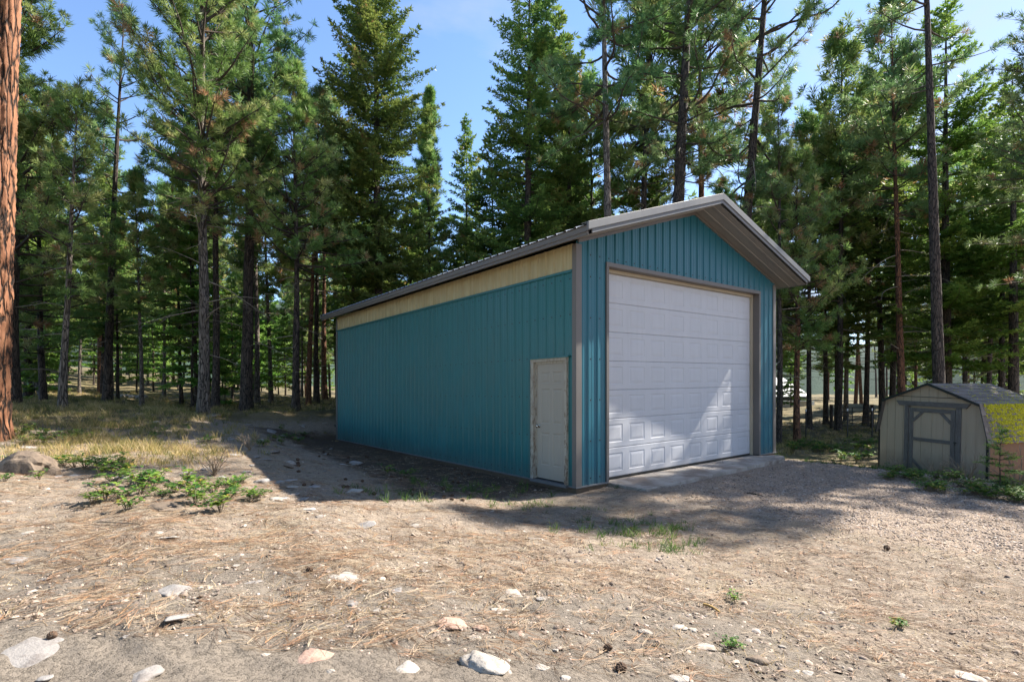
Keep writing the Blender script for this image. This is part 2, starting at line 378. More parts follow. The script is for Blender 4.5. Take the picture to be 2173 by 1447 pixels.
def mk_ground():
    n = N('ground_soil'); p = n.pos()
    gr, gs, dirt = n.attr('gravel'), n.attr('grass'), n.attr('dirt')
    f1 = n.noise(p, .7, 5, .6); f2 = n.noise(p, 5, 6, .65); f3 = n.noise(p, 38, 5, .7); f4 = n.noise(p, 130, 3, .7)
    # needle litter and dry duff
    lit = n.mix(n.ramp(f2, [(.3, 0), (.7, 1)]), (0.238, 0.192, 0.153), (0.382, 0.316, 0.255))
    lit = n.mix(n.ramp(f3, [(.35, 0), (.68, 1)]), n.mix(.5, lit, (0.124, 0.096, 0.074)), lit)
    fib = n.n('ShaderNodeTexNoise'); n.L(n.pos((9, 26, 9)), fib.inputs['Vector']); fib.inputs['Scale'].default_value = 3.5; fib.inputs['Detail'].default_value = 6; fib.inputs['Distortion'].default_value = 1.2
    lit = n.mix(n.ramp(fib.outputs['Fac'], [(.52, 0), (.6, .55)]), lit, (0.477, 0.383, 0.287))
    lit = n.mix(n.ramp(f1, [(.52, 0), (.75, .45)]), lit, (0.210, 0.181, 0.103))
    # gravel: pebbles of two sizes
    v1 = n.vor(p, 34, 'F1', 'Color'); d1 = n.vor(p, 34, 'F1', 'Distance'); v2 = n.vor(p, 75, 'F1', 'Color'); d2 = n.vor(p, 75)
    g = n.mix(n.math('MULTIPLY', v1, 1), (0.249, 0.187, 0.143), (0.525, 0.421, 0.334)); g2 = n.mix(v2, (0.191, 0.144, 0.111), (0.440, 0.354, 0.278))
    g = n.mix(n.ramp(d1, [(.30, 0), (.55, .85)]), g, g2)
    g = n.mix(n.ramp(f2, [(.5, 0), (.75, .5)]), g, (0.286, 0.212, 0.143))
    # bare damp soil
    s = n.mix(n.ramp(f3, [(.3, 0), (.7, 1)]), (0.155, 0.130, 0.106), (0.292, 0.249, 0.206)); s = n.mix(n.ramp(f4, [(.6, 0), (.75, .7)]), s, (0.399, 0.354, 0.297))
    wd = n.mix(n.ramp(f2, [(.3, 0), (.7, 1)]), (0.067, 0.063, 0.033), (0.172, 0.144, 0.074)); wd = n.mix(n.ramp(f1, [(.45, 0), (.7, .8)]), wd, (0.323, 0.240, 0.139))
    edge = n.math('MULTIPLY', n.math('SUBTRACT', f2, .5), .9)
    def m(a): return n.ramp(n.math('ADD', a, edge), [(.35, 0), (.65, 1)])
    c = n.mix(m(gr), lit, g); c = n.mix(m(dirt), c, s); c = n.mix(m(gs), c, wd)
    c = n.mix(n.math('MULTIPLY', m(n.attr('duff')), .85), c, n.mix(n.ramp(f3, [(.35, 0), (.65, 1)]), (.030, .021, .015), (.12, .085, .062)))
    c = n.mix(n.ramp(n.noise(p, 21, 6, .75), [(.30, .75), (.46, 0)]), c, (.06, .048, .038))
    hg = n.math('SUBTRACT', 1, n.math('MULTIPLY', d1, 1.4), True)
    h = n.math('ADD', n.math('ADD', n.math('MULTIPLY', f3, .9), n.math('MULTIPLY', f4, .45)), n.math('MULTIPLY', n.math('MULTIPLY', hg, gr), .9))
    b1 = n.bump(n.math('ADD', f2, n.math('MULTIPLY', n.math('ABSOLUTE', n.math('SUBTRACT', f3, .5)), .8)), .5, .06)
    n.pbr(c, .95, 0, n.bump(h, .9, .02, b1), .2); return n.m
M['ground'] = mk_ground()
def mk_rock(name, a, b, dark):
    n = N(name); p = n.coord('Object'); f = n.noise(p, 1.6, 7, .65); g = n.noise(p, 9, 6, .7)
    r = objinfo_random(n)
    c = n.mix(n.ramp(f, [(.3, 0), (.7, 1)]), a, b); c = n.mix(n.ramp(g, [(.5, 0), (.62, .8)]), c, dark)
    c = n.mix(n.math('MULTIPLY', r, .3), c, dark)
    n.pbr(c, .85, 0, n.bump(n.math('ADD', f, n.math('MULTIPLY', g, .5)), .6, .05)); return n.m
M['rock_white'] = mk_rock('pale_stone', (0.328, 0.295, 0.262), (0.476, 0.443, 0.402), (.25, .20, .16))
M['rock_grey'] = mk_rock('grey_stone', (0.221, 0.208, 0.200), (0.357, 0.332, 0.315), (.15, .13, .12))
M['rock_pink'] = mk_rock('pink_stone', (0.357, 0.230, 0.178), (0.493, 0.357, 0.289), (.25, .15, .11))
M['rock_brown'] = mk_rock('brown_stone', (0.136, 0.096, 0.068), (0.240, 0.184, 0.136), (.08, .06, .045))
M['cone'] = mk_branch('cone_scale', (.05, .03, .02), (.15, .09, .055))
def mk_pebble():
    n = N('pebble'); v = n.attr('var')
    n.pbr(n.ramp(v, [(0, (.12, .095, .08)), (.35, (.26, .20, .16)), (.75, (.40, .31, .25)), (.93, (.46, .40, .35)), (1, (.36, .21, .14))]), .85); return n.m
M['pebble'] = mk_pebble()
def mk_hill():
    n = N('wooded_hill'); p = n.pos(); f = n.noise(p, .9, 8, .8); v = n.vor(p, .8)
    n.pbr(n.mix(f, (.012, .030, .02), (.05, .085, .055)), 1, 0, n.bump(f, .3, .5)); return n.m
M['hill'] = mk_hill()

# ------------------------------------------------------------------ ground mesh
def zone_gravel(x, y):
    u, v = uv_of(x, y)
    # drive in front of the big door, widening to the right of the picture
    front = sstep(.3, 2.0, u + .0 * v) * sstep(.35, -.15, v + .03 * (u - 6))
    right = 1 - sstep(.0, 1.0, (y - (12.6 - .0)) - .0 * x)      # up to the verge
    verge = 1 - sstep(-.4, .5, (y - (13.9 - .62 * np.maximum(x - 6.2, 0) ** 1.0 * .8)))
    left = sstep(-1.2, 3.2, x - .35 * (y - 5) + .3 * wob(x * .6, y * .6))
    return np.clip(front * right * left * verge, 0, 1)
def ground():
    ang = np.concatenate([np.linspace(-50, 50, 760), np.linspace(50, 310, 120)[1:]]) * math.pi / 180
    r = np.concatenate([[0.05, .6, 1.2], np.geomspace(1.8, 60, 520), np.geomspace(62, 900, 40)])
    A, R = np.meshgrid(ang, r); X = (np.sin(A) * R).ravel(); Y = (np.cos(A) * R).ravel()
    Z = ground_z(np.clip(X, -150, 150), np.clip(Y, -60, 150))
    rng = np.random.default_rng(3)
    near = np.exp(-R.ravel() / 18)
    Z = Z + near * (.010 * np.sin(X * 9 + 2 * np.sin(Y * 5)) * np.sin(Y * 11 + X * 3) + .006 * np.sin(X * 23 + Y * 8) * np.sin(Y * 27 - X * 5)) + near * rng.normal(0, 1, len(X)) * np.clip(R.ravel() / 12 - .25, .08, 1) * .0035
    na, nr = len(ang), len(r); I = np.arange(na * nr).reshape(nr, na)
    a = I[:-1, :-1].ravel(); b = I[:-1, 1:].ravel(); c = I[1:, 1:].ravel(); d = I[1:, :-1].ravel()
    Fc = np.stack([a, d, c, b], 1)
    u, v = uv_of(X, Y)
    gr = zone_gravel(X, Y)
    gs = np.maximum(sstep(11, 14, Y - .1 * X) * sstep(3.0, 5.0, -u) * (1 - .7 * np.exp(-((u + 5) ** 2 / 6 + (v - 7) ** 2 / 14))), sstep(17, 22, Y))
    gs = np.maximum(gs, sstep(7.2, 9, u) * sstep(-3.2, -1.0, v))
    gs = np.maximum(gs, .75 * sstep(11.6, 13.5, v))
    dirt = np.maximum(sstep(4.9, 3.3, Y + .35 * wob(X, Y) + .5 * vnoise(X, Y, 1.6, 4) + .1 * X) * .75 * sstep(3.8, 1.2, X), sstep(2.2, .3, -u) * sstep(-.5, 1, v) * sstep(12.5, 11, v) * .8)
    dirt = np.maximum(dirt, .8 * np.exp(-((Y - 3.9) ** 2 / .12)) * sstep(.4, 1.3, X) * sstep(3.2, 2.2, X))
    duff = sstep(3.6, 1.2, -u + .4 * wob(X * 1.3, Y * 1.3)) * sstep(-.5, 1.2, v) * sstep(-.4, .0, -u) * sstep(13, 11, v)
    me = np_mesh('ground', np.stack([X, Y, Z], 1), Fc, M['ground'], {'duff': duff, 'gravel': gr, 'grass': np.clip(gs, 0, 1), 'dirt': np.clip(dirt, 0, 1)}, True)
    link('ground', me, kind='structure')
ground()
def hills():
    n = 240; V = []; Fc = []; rng = random.Random(5)
    for i in range(n + 1):
        a = math.radians(-75 + 150 * i / n)
        h = 17 + 6 * math.sin(i * .11) + 4 * math.sin(i * .31 + 1) + 1.5 * rng.random() + (8 if a < -.2 else 0)
        for j, (rr, zz) in enumerate(((150, -6), (185, h * .6), (215, h), (300, h * .8))):
            V.append((math.sin(a) * rr, math.cos(a) * rr, zz + rng.random() * .5))
    for i in range(n):
        for j in range(3): Fc.append((i * 4 + j, (i + 1) * 4 + j, (i + 1) * 4 + j + 1, i * 4 + j + 1))
    link('hills', np_mesh('hills', np.array(V), np.array(Fc), M['hill'], None, True), kind='structure')
hills()

# ------------------------------------------------------------------ the metal workshop
WW, LL, WH = 6.73, 11.44, 4.06
OS, OF, OE = .346, .617, .51
EZ, RZ = 4.181, 5.378
SL = (RZ - EZ) / (WW / 2 + OS)
G0, G1, GT = .761, 5.96, 3.775
def shear(x, y, z): return (x, y, z + .011 * x - .009 * y)
class SB(MB):
    """mesh builder in the building's own frame (floor falls a little to the back)"""
    def mesh(s, *a, **k):
        s.v = [shear(*p) for p in s.v]; return super().mesh(*a, **k)
shop = empty('metal_workshop', (C0[0], C0[1], 0), TH,
             label='tall teal metal shop building with white overhead door and cream eave band', cat='building')
def rib_profile(a, b, pitch=.2286, off=0.0):
    """sample positions along a wall and how far each stands proud"""
    pts = []
    k = math.floor((a - off) / pitch) - 1
    while off + k * pitch < b + pitch:
        c = off + k * pitch
        for dx, h in ((-.044, 0), (-.042, -.006), (-.036, -.006), (-.034, 0), (-.032, 0), (-.013, .019), (.013, .019), (.032, 0), (.078, 0), (.086, .0035), (.098, .0035), (.106, 0), (.142, 0), (.150, .0035), (.162, .0035), (.170, 0)):
            pts.append((c + dx, h))
        k += 1
    pts = sorted(p for p in pts if a < p[0] < b)
    return [(a, 0)] + pts + [(b, 0)]
def ribbed(mb, a, b, lo, hi, place, off=0, mi=0):
    pr = rib_profile(a, b, off=off)
    for (s0, h0), (s1, h1) in zip(pr, pr[1:]):
        if s1 - s0 < 1e-5: continue
        l0, l1, t0, t1 = lo(s0 + 1e-4), lo(s1 - 1e-4), hi(s0), hi(s1)
        mb.add([place(s0, h0, l0), place(s1, h1, l1), place(s1, h1, t1), place(s0, h0, t0)], [(0, 1, 2, 3)], mi)
def screws(mb, a, b, zs, place, off=0, mi=1, skip=lambda s, z: False):
    k = math.floor((a - off) / .2286)
    while off + k * .2286 < b:
        s = off + k * .2286 + .05; k += 1
        if s < a + .02 or s > b - .02: continue
        for z in zs:
            if skip(s, z): continue
            p = [place(s + i * .010, hh, z + j * .010) for hh in (0, .007) for i, j in ((-1, -1), (1, -1), (1, 1), (-1, 1))]
            mb.add(p, [(4, 5, 6, 7), (0, 1, 5, 4), (1, 2, 6, 5), (2, 3, 7, 6), (3, 0, 4, 7)], mi)
soff = lambda u: (RZ - .15) - SL * abs(u - WW / 2) - .035
# front wall
mb = SB(); pf = lambda s, h, z: (s, -h, z)
ribbed(mb, 0, G0, lambda s: .0, lambda s: soff(s), pf, .06)
ribbed(mb, G0, G1, lambda s: GT, lambda s: soff(s), pf, .06)
ribbed(mb, G1, WW, lambda s: .0, lambda s: soff(s), pf, .06)
screws(mb, 0, WW, (.12, .75, 1.45, 2.15, 2.85, 3.55, 3.92), pf, .06, 1, lambda s, z: G0 - .03 < s < G1 + .03 and z < GT + .05)
mb.build('front_wall', [M['teal'], M['black']], shop, fix=False)
# side wall: teal sheet under the translucent band, with the side door cut out
MD0, MD1, MDT = .22, 1.10, 2.15
BAND = 3.64
mb = SB(); ps = lambda s, h, z: (-h, s, z)
def slo(s): return MDT if MD0 - .02 < s < MD1 + .02 else .0
for a, b in ((0, MD0 - .02), (MD0 - .02, MD1 + .02), (MD1 + .02, LL)):
    ribbed(mb, a, b, slo, lambda s: BAND, ps, .1)
screws(mb, 0, LL, (.12, .8, 1.5, 2.2, 2.9, 3.5), ps, .1, 1, lambda s, z: MD0 - .08 < s < MD1 + .08 and z < MDT + .06)
mb.build('side_wall', [M['teal_side'], M['black']], shop, fix=False)
# right and rear walls
mb = SB()
ribbed(mb, 0, LL, lambda s: 0, lambda s: WH, lambda s, h, z: (WW + h, s, z))
ribbed(mb, 0, WW, lambda s: 0, lambda s: soff(s), lambda s, h, z: (s, LL + h, z))
mb.add([(0, 0, -.02), (WW, 0, -.02), (WW, LL, -.02), (0, LL, -.02)], [(0, 1, 2, 3)])
mb.build('rear_wall', [M['teal_side']], shop, fix=False)
# translucent band with its flashing
mb = SB(); ribbed(mb, .07, LL - .02, lambda s: BAND + .012, lambda s: WH + .02, lambda s, h, z: (-h * .8 - .004, s, z), .1)
band = mb.build('translucent_band', [M['poly']], shop, fix=False)
mb = SB(); mb.box(-.030, -.002, .075, LL - .03, BAND - .028, BAND + .010); mb.box(-.036, -.030, .075, LL - .03, BAND - .034, BAND - .02)
mb.build('flashing', [M['teal_side']], band)
# corner trims
for name, x0, x1, y0, y1 in (('front', -.026, .105, -.026, .075), ('right', WW - .105, WW + .026, -.026, .1), ('rear', -.026, .09, LL - .09, LL + .026), ('rr', WW - .09, WW + .026, LL - .09, LL + .026)):
    mb = SB()
    yl, yh = (y0, y1); top = WH + .005
    if name == 'front':
        mb.box(-.026, .105, -.0245, 0, 0, top); mb.box(-.0265, -.001, -.0225, .075, -.004, top - .004)
    elif name == 'right':
        mb.box(WW - .105, WW + .026, -.0245, 0, 0, top); mb.box(WW + .001, WW + .0265, -.0225, .09, .004, top - .004)
    else: mb.box(x0, x1, y0, y1, 0, top)
    mb.build('corner_trim', [M['taupe']], shop, bevel=.004)
# base angle and treated skirt board
for bb in ((-.034, -.001, -.03, MD0 - .05, -.012, .008), (-.034, -.001, MD1 + .05, LL, -.012, .008),
           (-.034, G0 - .02, -.036, -.002, -.013, .009), (G1 + .02, WW + .02, -.036, -.002, -.013, .009)):
    mb = SB(); mb.box(*bb); mb.build('base_angle', [M['gable_grey']], shop)
mb = SB(); mb.box(.006, .044, .0, LL, -.30, -.013); mb.box(.0441, G0 - .02, .003, .041, -.30, -.014); mb.box(G1 + .02, WW - .01, .003, .041, -.30, -.014)
mb.box(WW - .05, WW - .011, .05, LL, -.3, -.015)
mb.build('skirt_board', [M['skirt']], shop)

# roof: two ribbed sheets, soffit, rake and eave trims
mb = SB()
for side in (-1, 1):
    e = WW / 2 + OS
    pr = rib_profile(-OF + .02, LL + OE, off=.1)
    for (s0, h0), (s1, h1) in zip(pr, pr[1:]):
        if s1 - s0 < 1e-5: continue
        mb.add([(WW / 2 + side * (e + .035), s0, EZ - .012 + h0), (WW / 2 + side * (e + .035), s1, EZ - .012 + h1), (WW / 2, s1, RZ + h1), (WW / 2, s0, RZ + h0)], [(0, 1, 2, 3)])
mb.add([(WW / 2 + (WW / 2 + OS + .035), -OF + .02, EZ - .02), (WW / 2, -OF + .02, RZ - .012), (WW / 2 - (WW / 2 + OS + .035), -OF + .02, EZ - .02),
        (WW / 2 - (WW / 2 + OS + .035), LL + OE, EZ - .02), (WW / 2, LL + OE, RZ - .012), (WW / 2 + (WW / 2 + OS + .035), LL + OE, EZ - .02)], [(0, 1, 4, 3), (0, 1, 4, 5), (1, 2, 3, 4)])
mb.f.pop(-3); mb.m.pop(-3)
roof = mb.build('roof', [M['roof']], shop, fix=False)
mb = SB()
for side in (-1, 1):
    for t0, t1 in ((.0, .16),):
        mb.add([(WW / 2, -OF, RZ + .03), (WW / 2 + side * .17, -OF, RZ + .03 - .17 * SL), (WW / 2 + side * .17, LL + OE, RZ + .03 - .17 * SL), (WW / 2, LL + OE, RZ + .03)], [(0, 1, 2, 3)])
mb.build('ridge_cap', [M['roof']], roof, fix=False)
# soffit, ribbed sheet running down the slope under the gable overhang, plain under the eaves
mb = SB()
for side in (-1, 1):
    e = WW / 2 + OS - .02
    sp = [(-.585, 0), (-.45, 0), (-.44, .012), (-.40, .012), (-.39, 0), (-.37, 0), (-.225, 0), (-.215, .014), (-.175, .014), (-.165, 0), (-.02, 0), (.0, 0)]
    fine = []
    for (a, ha), (b, hb) in zip(sp, sp[1:]):
        fine.append((a, ha))
        if b - a > .1:
            k = a + .02
            while k < b - .02: fine += [(k, 0), (k + .004, .003), (k + .010, .003), (k + .014, 0)]; k += .028
    fine.append(sp[-1])
    for (a, ha), (b, hb) in zip(fine, fine[1:]):
        zz = lambda x: RZ - .155 - SL * x
        mb.add([(WW / 2 + side * e, a, zz(e) - ha), (WW / 2 + side * e, b, zz(e) - hb), (WW / 2, b, zz(0) - hb), (WW / 2, a, zz(0) - ha)], [(0, 1, 2, 3)])
    zz = lambda x: RZ - .158 - SL * x
    mb.add([(WW / 2 + side * e, 0, zz(e)), (WW / 2 + side * e, LL + OE - .02, zz(e)), (WW / 2 + side * (WW / 2 - .0), LL + OE - .02, zz(WW / 2)), (WW / 2 + side * (WW / 2), 0, zz(WW / 2))], [(0, 1, 2, 3)])
    mb.add([(WW / 2 + side * e, LL, zz(e)), (WW / 2 + side * e, LL + OE, zz(e)), (WW / 2, LL + OE, zz(0)), (WW / 2, LL, zz(0))], [(0, 1, 2, 3)])
mb.build('soffit', [M['soffit']], shop, fix=False)
# trim where the gable sheet meets the soffit
mb = SB()
for side in (-1, 1):
    zz = lambda x: RZ - .165 - SL * x
    for x0, x1 in ((0.0, WW / 2 - .03),):
        a0, a1 = WW / 2 + side * x0, WW / 2 + side * x1
        mb.add([(a0, -.03, zz(x0)), (a1, -.03, zz(x1)), (a1, -.03, zz(x1) - .055), (a0, -.03, zz(x0) - .055), (a0, 0, zz(x0)), (a1, 0, zz(x1)), (a1, 0, zz(x1) - .055), (a0, 0, zz(x0) - .055)],
               [(0, 1, 2, 3), (3, 2, 6, 7), (0, 3, 7, 4), (1, 5, 6, 2)])
mb.build('gable_trim', [M['taupe']], shop)
# rake trims: an upper and a lower step, one pair per slope (front and rear)
def rake(side, y, mat, yy):
    mb = SB(); e = WW / 2 + OS + .04
    def strip(o0, o1, y0, y1, x0, x1):
        pts = []
        for x in (x0, x1):
            b = RZ - SL * x
            for (yq, zq) in ((y0, o0), (y1, o0), (y1, o1), (y0, o1)): pts.append((WW / 2 + side * x, yq, b + zq))
        mb.add(pts, [(0, 1, 2, 3), (7, 6, 5, 4), (0, 4, 5, 1), (1, 5, 6, 2), (2, 6, 7, 3), (3, 7, 4, 0)])
    strip(.040, -.085, y, y + yy * .045, 0, e)
    strip(-.0855, -.097, y, y + yy * .032, 0, e)
    strip(-.0975, -.155, y + yy * .004, y + yy * .026, .0, e - .10)
    strip(.0405, .034, y, y - yy * .13, 0, e - .005)
    return mb.build('rake_trim', [mat], shop, bevel=.003)
rake(-1, -OF, M['gable_grey'], -1); rake(1, -OF, M['gable_grey'], -1)
rake(-1, LL + OE, M['gable_grey'], 1); rake(1, LL + OE, M['gable_grey'], 1)
for side in (-1, 1):
    mb = SB(); x = WW / 2 + side * (WW / 2 + OS)
    mb.box(min(x, x + side * .018), max(x, x + side * .018), -OF + .006, LL + OE - .01, EZ - .105, EZ - .018)
    mb.box(min(x - side * .02, x + side * .008), max(x - side * .02, x + side * .008), -OF + .010, LL + OE - .012, EZ - .165, EZ - .1055)
    mb.box(min(x - side * .02, x + side * .024), max(x - side * .02, x + side * .024), -OF + .004, LL + OE - .008, EZ - .1125, EZ - .1052)
    mb.build('eave_trim', [M['taupe']], shop, bevel=.003)

# overhead door in its recess
RV = .17
mb = SB()
mb.box(G1 - .012, G1 + .05, -.030, RV + .05, .0, GT - .001)        # right return
mb.box(G0 - .05, G0 + .012, -.030, RV + .05, .0, GT - .001)        # left return
mb.box(G0 - .05, G1 + .05, -.034, -.002, GT, GT + .075)
mb.box(G0 - .04, G1 + .04, -.001, RV + .05, GT + .0, GT + .03)
mb.build('door_surround', [M['taupe']], shop, bevel=.003)
mb = SB(); mb.box(G0 + .013, G0 + .06, RV - .045, RV + .04, 0, GT - .06); mb.box(G1 - .085, G1 - .013, RV - .045, RV + .04, 0, GT - .06)
mb.box(G0 + .013, G1 - .013, RV - .047, RV + .04, GT - .06, GT - .002)
mb.build('door_stop', [M['house_tan']], shop)
gd = empty('overhead_door'); gd.parent = shop; 
D0, D1, DB, DT = G0 + .062, G1 - .087, .03, GT - .062
ns, npn = 7, 8; sh = (DT - DB) / ns; pw = (D1 - D0) / npn
def cell(mb, x0, x1, z0, z1, y):
    """raised panel: a groove round it, a bevelled field standing out"""
    mx, mz = .095, .085
    rings = [(0, 0, y), (mx, mz, y), (mx + .010, mz + .010, y + .005), (mx + .022, mz + .022, y + .005), (mx + .065, mz + .065, y + .0005)]
    P = []
    for ax, az, yy in rings: P += [(x0 + ax, yy, z0 + az), (x1 - ax, yy, z0 + az), (x1 - ax, yy, z1 - az), (x0 + ax, yy, z1 - az)]
    F = []
    for r in range(len(rings) - 1):
        for k in range(4): F.append((r * 4 + k, r * 4 + (k + 1) % 4, r * 4 + 4 + (k + 1) % 4, r * 4 + 4 + k))
    r = (len(rings) - 1) * 4; F.append((r, r + 1, r + 2, r + 3)); mb.add(P, F)
for i in range(ns):
    mb = SB(); z0 = DB + i * sh + .002; z1 = DB + (i + 1) * sh - .002
    for j in range(npn): cell(mb, D0 + j * pw, D0 + (j + 1) * pw, z0 + .012, z1 - .012, RV)
    mb.add([(D0, RV, z0 + .012), (D1, RV, z0 + .012), (D1, RV + .005, z0), (D0, RV + .005, z0)], [(0, 1, 2, 3)])
    mb.add([(D0, RV, z1 - .012), (D1, RV, z1 - .012), (D1, RV + .005, z1), (D0, RV + .005, z1)], [(0, 1, 2, 3)])
    mb.add([(D0, RV + .04, z0), (D1, RV + .04, z0), (D1, RV + .04, z1), (D0, RV + .04, z1), (D0, RV + .01, z0), (D1, RV + .01, z0), (D1, RV + .01, z1), (D0, RV + .01, z1)], [(0, 1, 2, 3), (0, 1, 5, 4), (3, 2, 6, 7)])
    mb.build('door_section', [M['door_white']], gd, fix=False)
mb = SB(); mb.box(D0, D1, RV - .004, RV + .045, .001, DB + .003); mb.box(D0 + .002, D1 - .002, RV + .05, RV + .06, 0, DT)
mb.build('bottom_seal', [M['black']], gd)
mb = SB(); mb.box(G0 + .05, G0 + .075, .10, RV, GT - .14, GT - .06); mb.box(G0 + .045, G0 + .08, .095, .12, GT - .10, GT - .085)
mb.build('bracket', [M['black']], gd)

# side door
md = empty('side_door'); md.parent = shop
mb = SB()
fx0, fx1 = -.055, .05
mb.box(fx0, fx1, MD1 - .045, MD1 + .035, .02, MDT - .02)            # jamb away from the corner (peeling)
mb.box(fx0, fx1, MD0 - .035, MD0 + .02, .02, MDT - .02)
mb.box(fx0 - .002, fx1, MD0 - .037, MD1 + .037, MDT - .02, MDT + .045)
mb.box(fx0 + .05, fx1 + .02, MD0 + .021, MD0 + .035, .04, MDT - .06); mb.box(fx0 + .05, fx1 + .02, MD1 - .075, MD1 - .046, .04, MDT - .06); mb.box(fx0 + .05, fx1 + .02, MD0 + .021, MD1 - .046, MDT - .059, MDT - .021)
mb.build('door_frame', [M['peel']], md, bevel=.003)
mb = SB(); mb.box(-.075, .0, MD0 - .10, MD1 + .06, MDT + .046, MDT + .062); mb.box(-.078, -.068, MD0 - .10, MD1 + .06, MDT + .03, MDT + .0455)
mb.build('drip_cap', [M['teal_side']], md)
mb = SB(); mb.box(-.075, .05, MD0 - .04, MD1 + .03, -.028, .019); mb.build('sill', [M['gable_grey']], md)
mb = SB(); sy0, sy1, sz0, sz1 = MD0 + .036, MD1 - .076, .045, MDT - .061; X = .012
def plan(mb, y0, y1, z0, z1):
    rings = [(0, X), (.012, X + .008), (.03, X + .008), (.05, X + .002)]; P = []
    for a, xx in rings: P += [(xx, y0 + a, z0 + a), (xx, y1 - a, z0 + a), (xx, y1 - a, z1 - a), (xx, y0 + a, z1 - a)]
    F = [(r * 4 + k, r * 4 + (k + 1) % 4, r * 4 + 4 + (k + 1) % 4, r * 4 + 4 + k) for r in range(3) for k in range(4)] + [(12, 13, 14, 15)]
    mb.add(P, F)
wd = sy1 - sy0; ys = [sy0, sy0 + wd * .14, sy0 + wd * .45, sy0 + wd * .55, sy0 + wd * .86, sy1]
zs = [sz0, sz0 + .24, sz0 + .82, sz0 + .98, sz0 + 1.60, sz0 + 1.70, sz0 + 1.90, sz1]
for i in range(5):
    for j in range(7):
        if i in (1, 3) and j in (1, 3, 5): plan(mb, ys[i], ys[i + 1], zs[j], zs[j + 1])
        else: mb.add([(X, ys[i], zs[j]), (X, ys[i + 1], zs[j]), (X, ys[i + 1], zs[j + 1]), (X, ys[i], zs[j + 1])], [(0, 1, 2, 3)])
mb.add([(X + .04, sy0, sz0), (X + .04, sy1, sz0), (X + .04, sy1, sz1), (X + .04, sy0, sz1)], [(0, 1, 2, 3)])
door_slab = mb.build('door_leaf', [M['door_grey']], md, fix=False)
mb = SB()
ky, kz = sy1 - .062, sz0 + .93
mb.tube([(X - .001, ky, kz), (X - .010, ky, kz), (X - .011, ky, kz)], [.033, .031, .012], 14)
mb.tube([(X - .012, ky, kz), (X - .035, ky, kz), (X - .042, ky, kz), (X - .055, ky, kz), (X - .068, ky, kz), (X - .074, ky, kz)], [.010, .011, .022, .030, .026, .012], 14)
M['knob'] = mat_paint('knob_metal', (.55, .52, .48), .2); M['knob'].node_tree.nodes['Principled BSDF'].inputs['Metallic'].default_value = 1
mb.build('knob', [M['knob']], door_slab, smooth=True)

# concrete apron in front of the big door
def apron():
    poly = [(.775, .165), (.775, -.05), (.80, -.46), (.86, -.77), (2.2, -.72), (3.6, -.66), (5.0, -.60), (6.1, -.54), (6.34, -.42), (6.42, -.28), (6.3, -.15), (6.0, -.055), (5.945, -.04), (5.945, .165)]
    mb = SB(); n = len(poly)
    top = [(x, y, -.012 - .02 * max(0, -y)) for x, y in poly]; bot = [(x, y, -.16) for x, y in poly]
    mb.add(top + bot, [tuple(range(n))[::-1]] + [(i, (i + 1) % n, n + (i + 1) % n, n + i) for i in range(n)])
    o = mb.build('concrete_apron', [M['concrete']], None, bevel=.012,
                 label='long low concrete slab at the foot of the white overhead door', cat='concrete slab')
    o.location = (C0[0], C0[1], 0); o.rotation_euler = (0, 0, TH)
apron()

# ------------------------------------------------------------------ trees
def frames(D, rng):
    D = D / (np.linalg.norm(D, axis=1, keepdims=True) + 1e-9)
    up = np.tile([0.05, .03, 1.0], (len(D), 1)); X = np.cross(up, D); X /= (np.linalg.norm(X, axis=1, keepdims=True) + 1e-6)
    Y = np.cross(D, X); return X, Y, D
def tufts(P, D, size, var, rng, n=26, w=.010, spread=(.15, 1.6), droop=.0):
    n, w = int(n * 1.45), w * .72
    """needle tufts: at each point a fan of thin long triangles round the twig direction"""
    P = np.asarray(P); D = np.asarray(D); m = len(P); X, Y, Z = frames(D, rng)
    th = rng.uniform(spread[0], spread[1], (m, n)); ph = rng.uniform(0, 2 * math.pi, (m, n)); ln = size[:, None] * rng.uniform(.7, 1.1, (m, n))
    d = (np.sin(th) * np.cos(ph))[..., None] * X[:, None] + (np.sin(th) * np.sin(ph))[..., None] * Y[:, None] + np.cos(th)[..., None] * Z[:, None]
    d[..., 2] -= droop
    side = np.cross(d, rng.normal(size=(m, n, 3))); side /= np.linalg.norm(side, axis=2, keepdims=True) + 1e-9
    back = P[:, None] - Z[:, None] * (size[:, None, None] * rng.uniform(0, .45, (m, n, 1)))
    tip = back + d * ln[..., None]; ww = (w * rng.uniform(.8, 1.3, (m, n)))[..., None]
    V = np.stack([back + side * ww * .4, back - side * ww * .4, back + d * (ln * .55)[..., None] - side * ww, tip, back + d * (ln * .55)[..., None] + side * ww], 2)
    V = V[:, :, [0, 1, 2, 3]] if False else np.stack([back, back + d * (ln * .5)[..., None] - side * ww, tip, back + d * (ln * .5)[..., None] + side * ww], 2)
    v = np.repeat(np.clip(var[:, None] + rng.normal(0, .03, (m, n)), 0, 1).ravel(), 4)
    return V.reshape(-1, 3), v
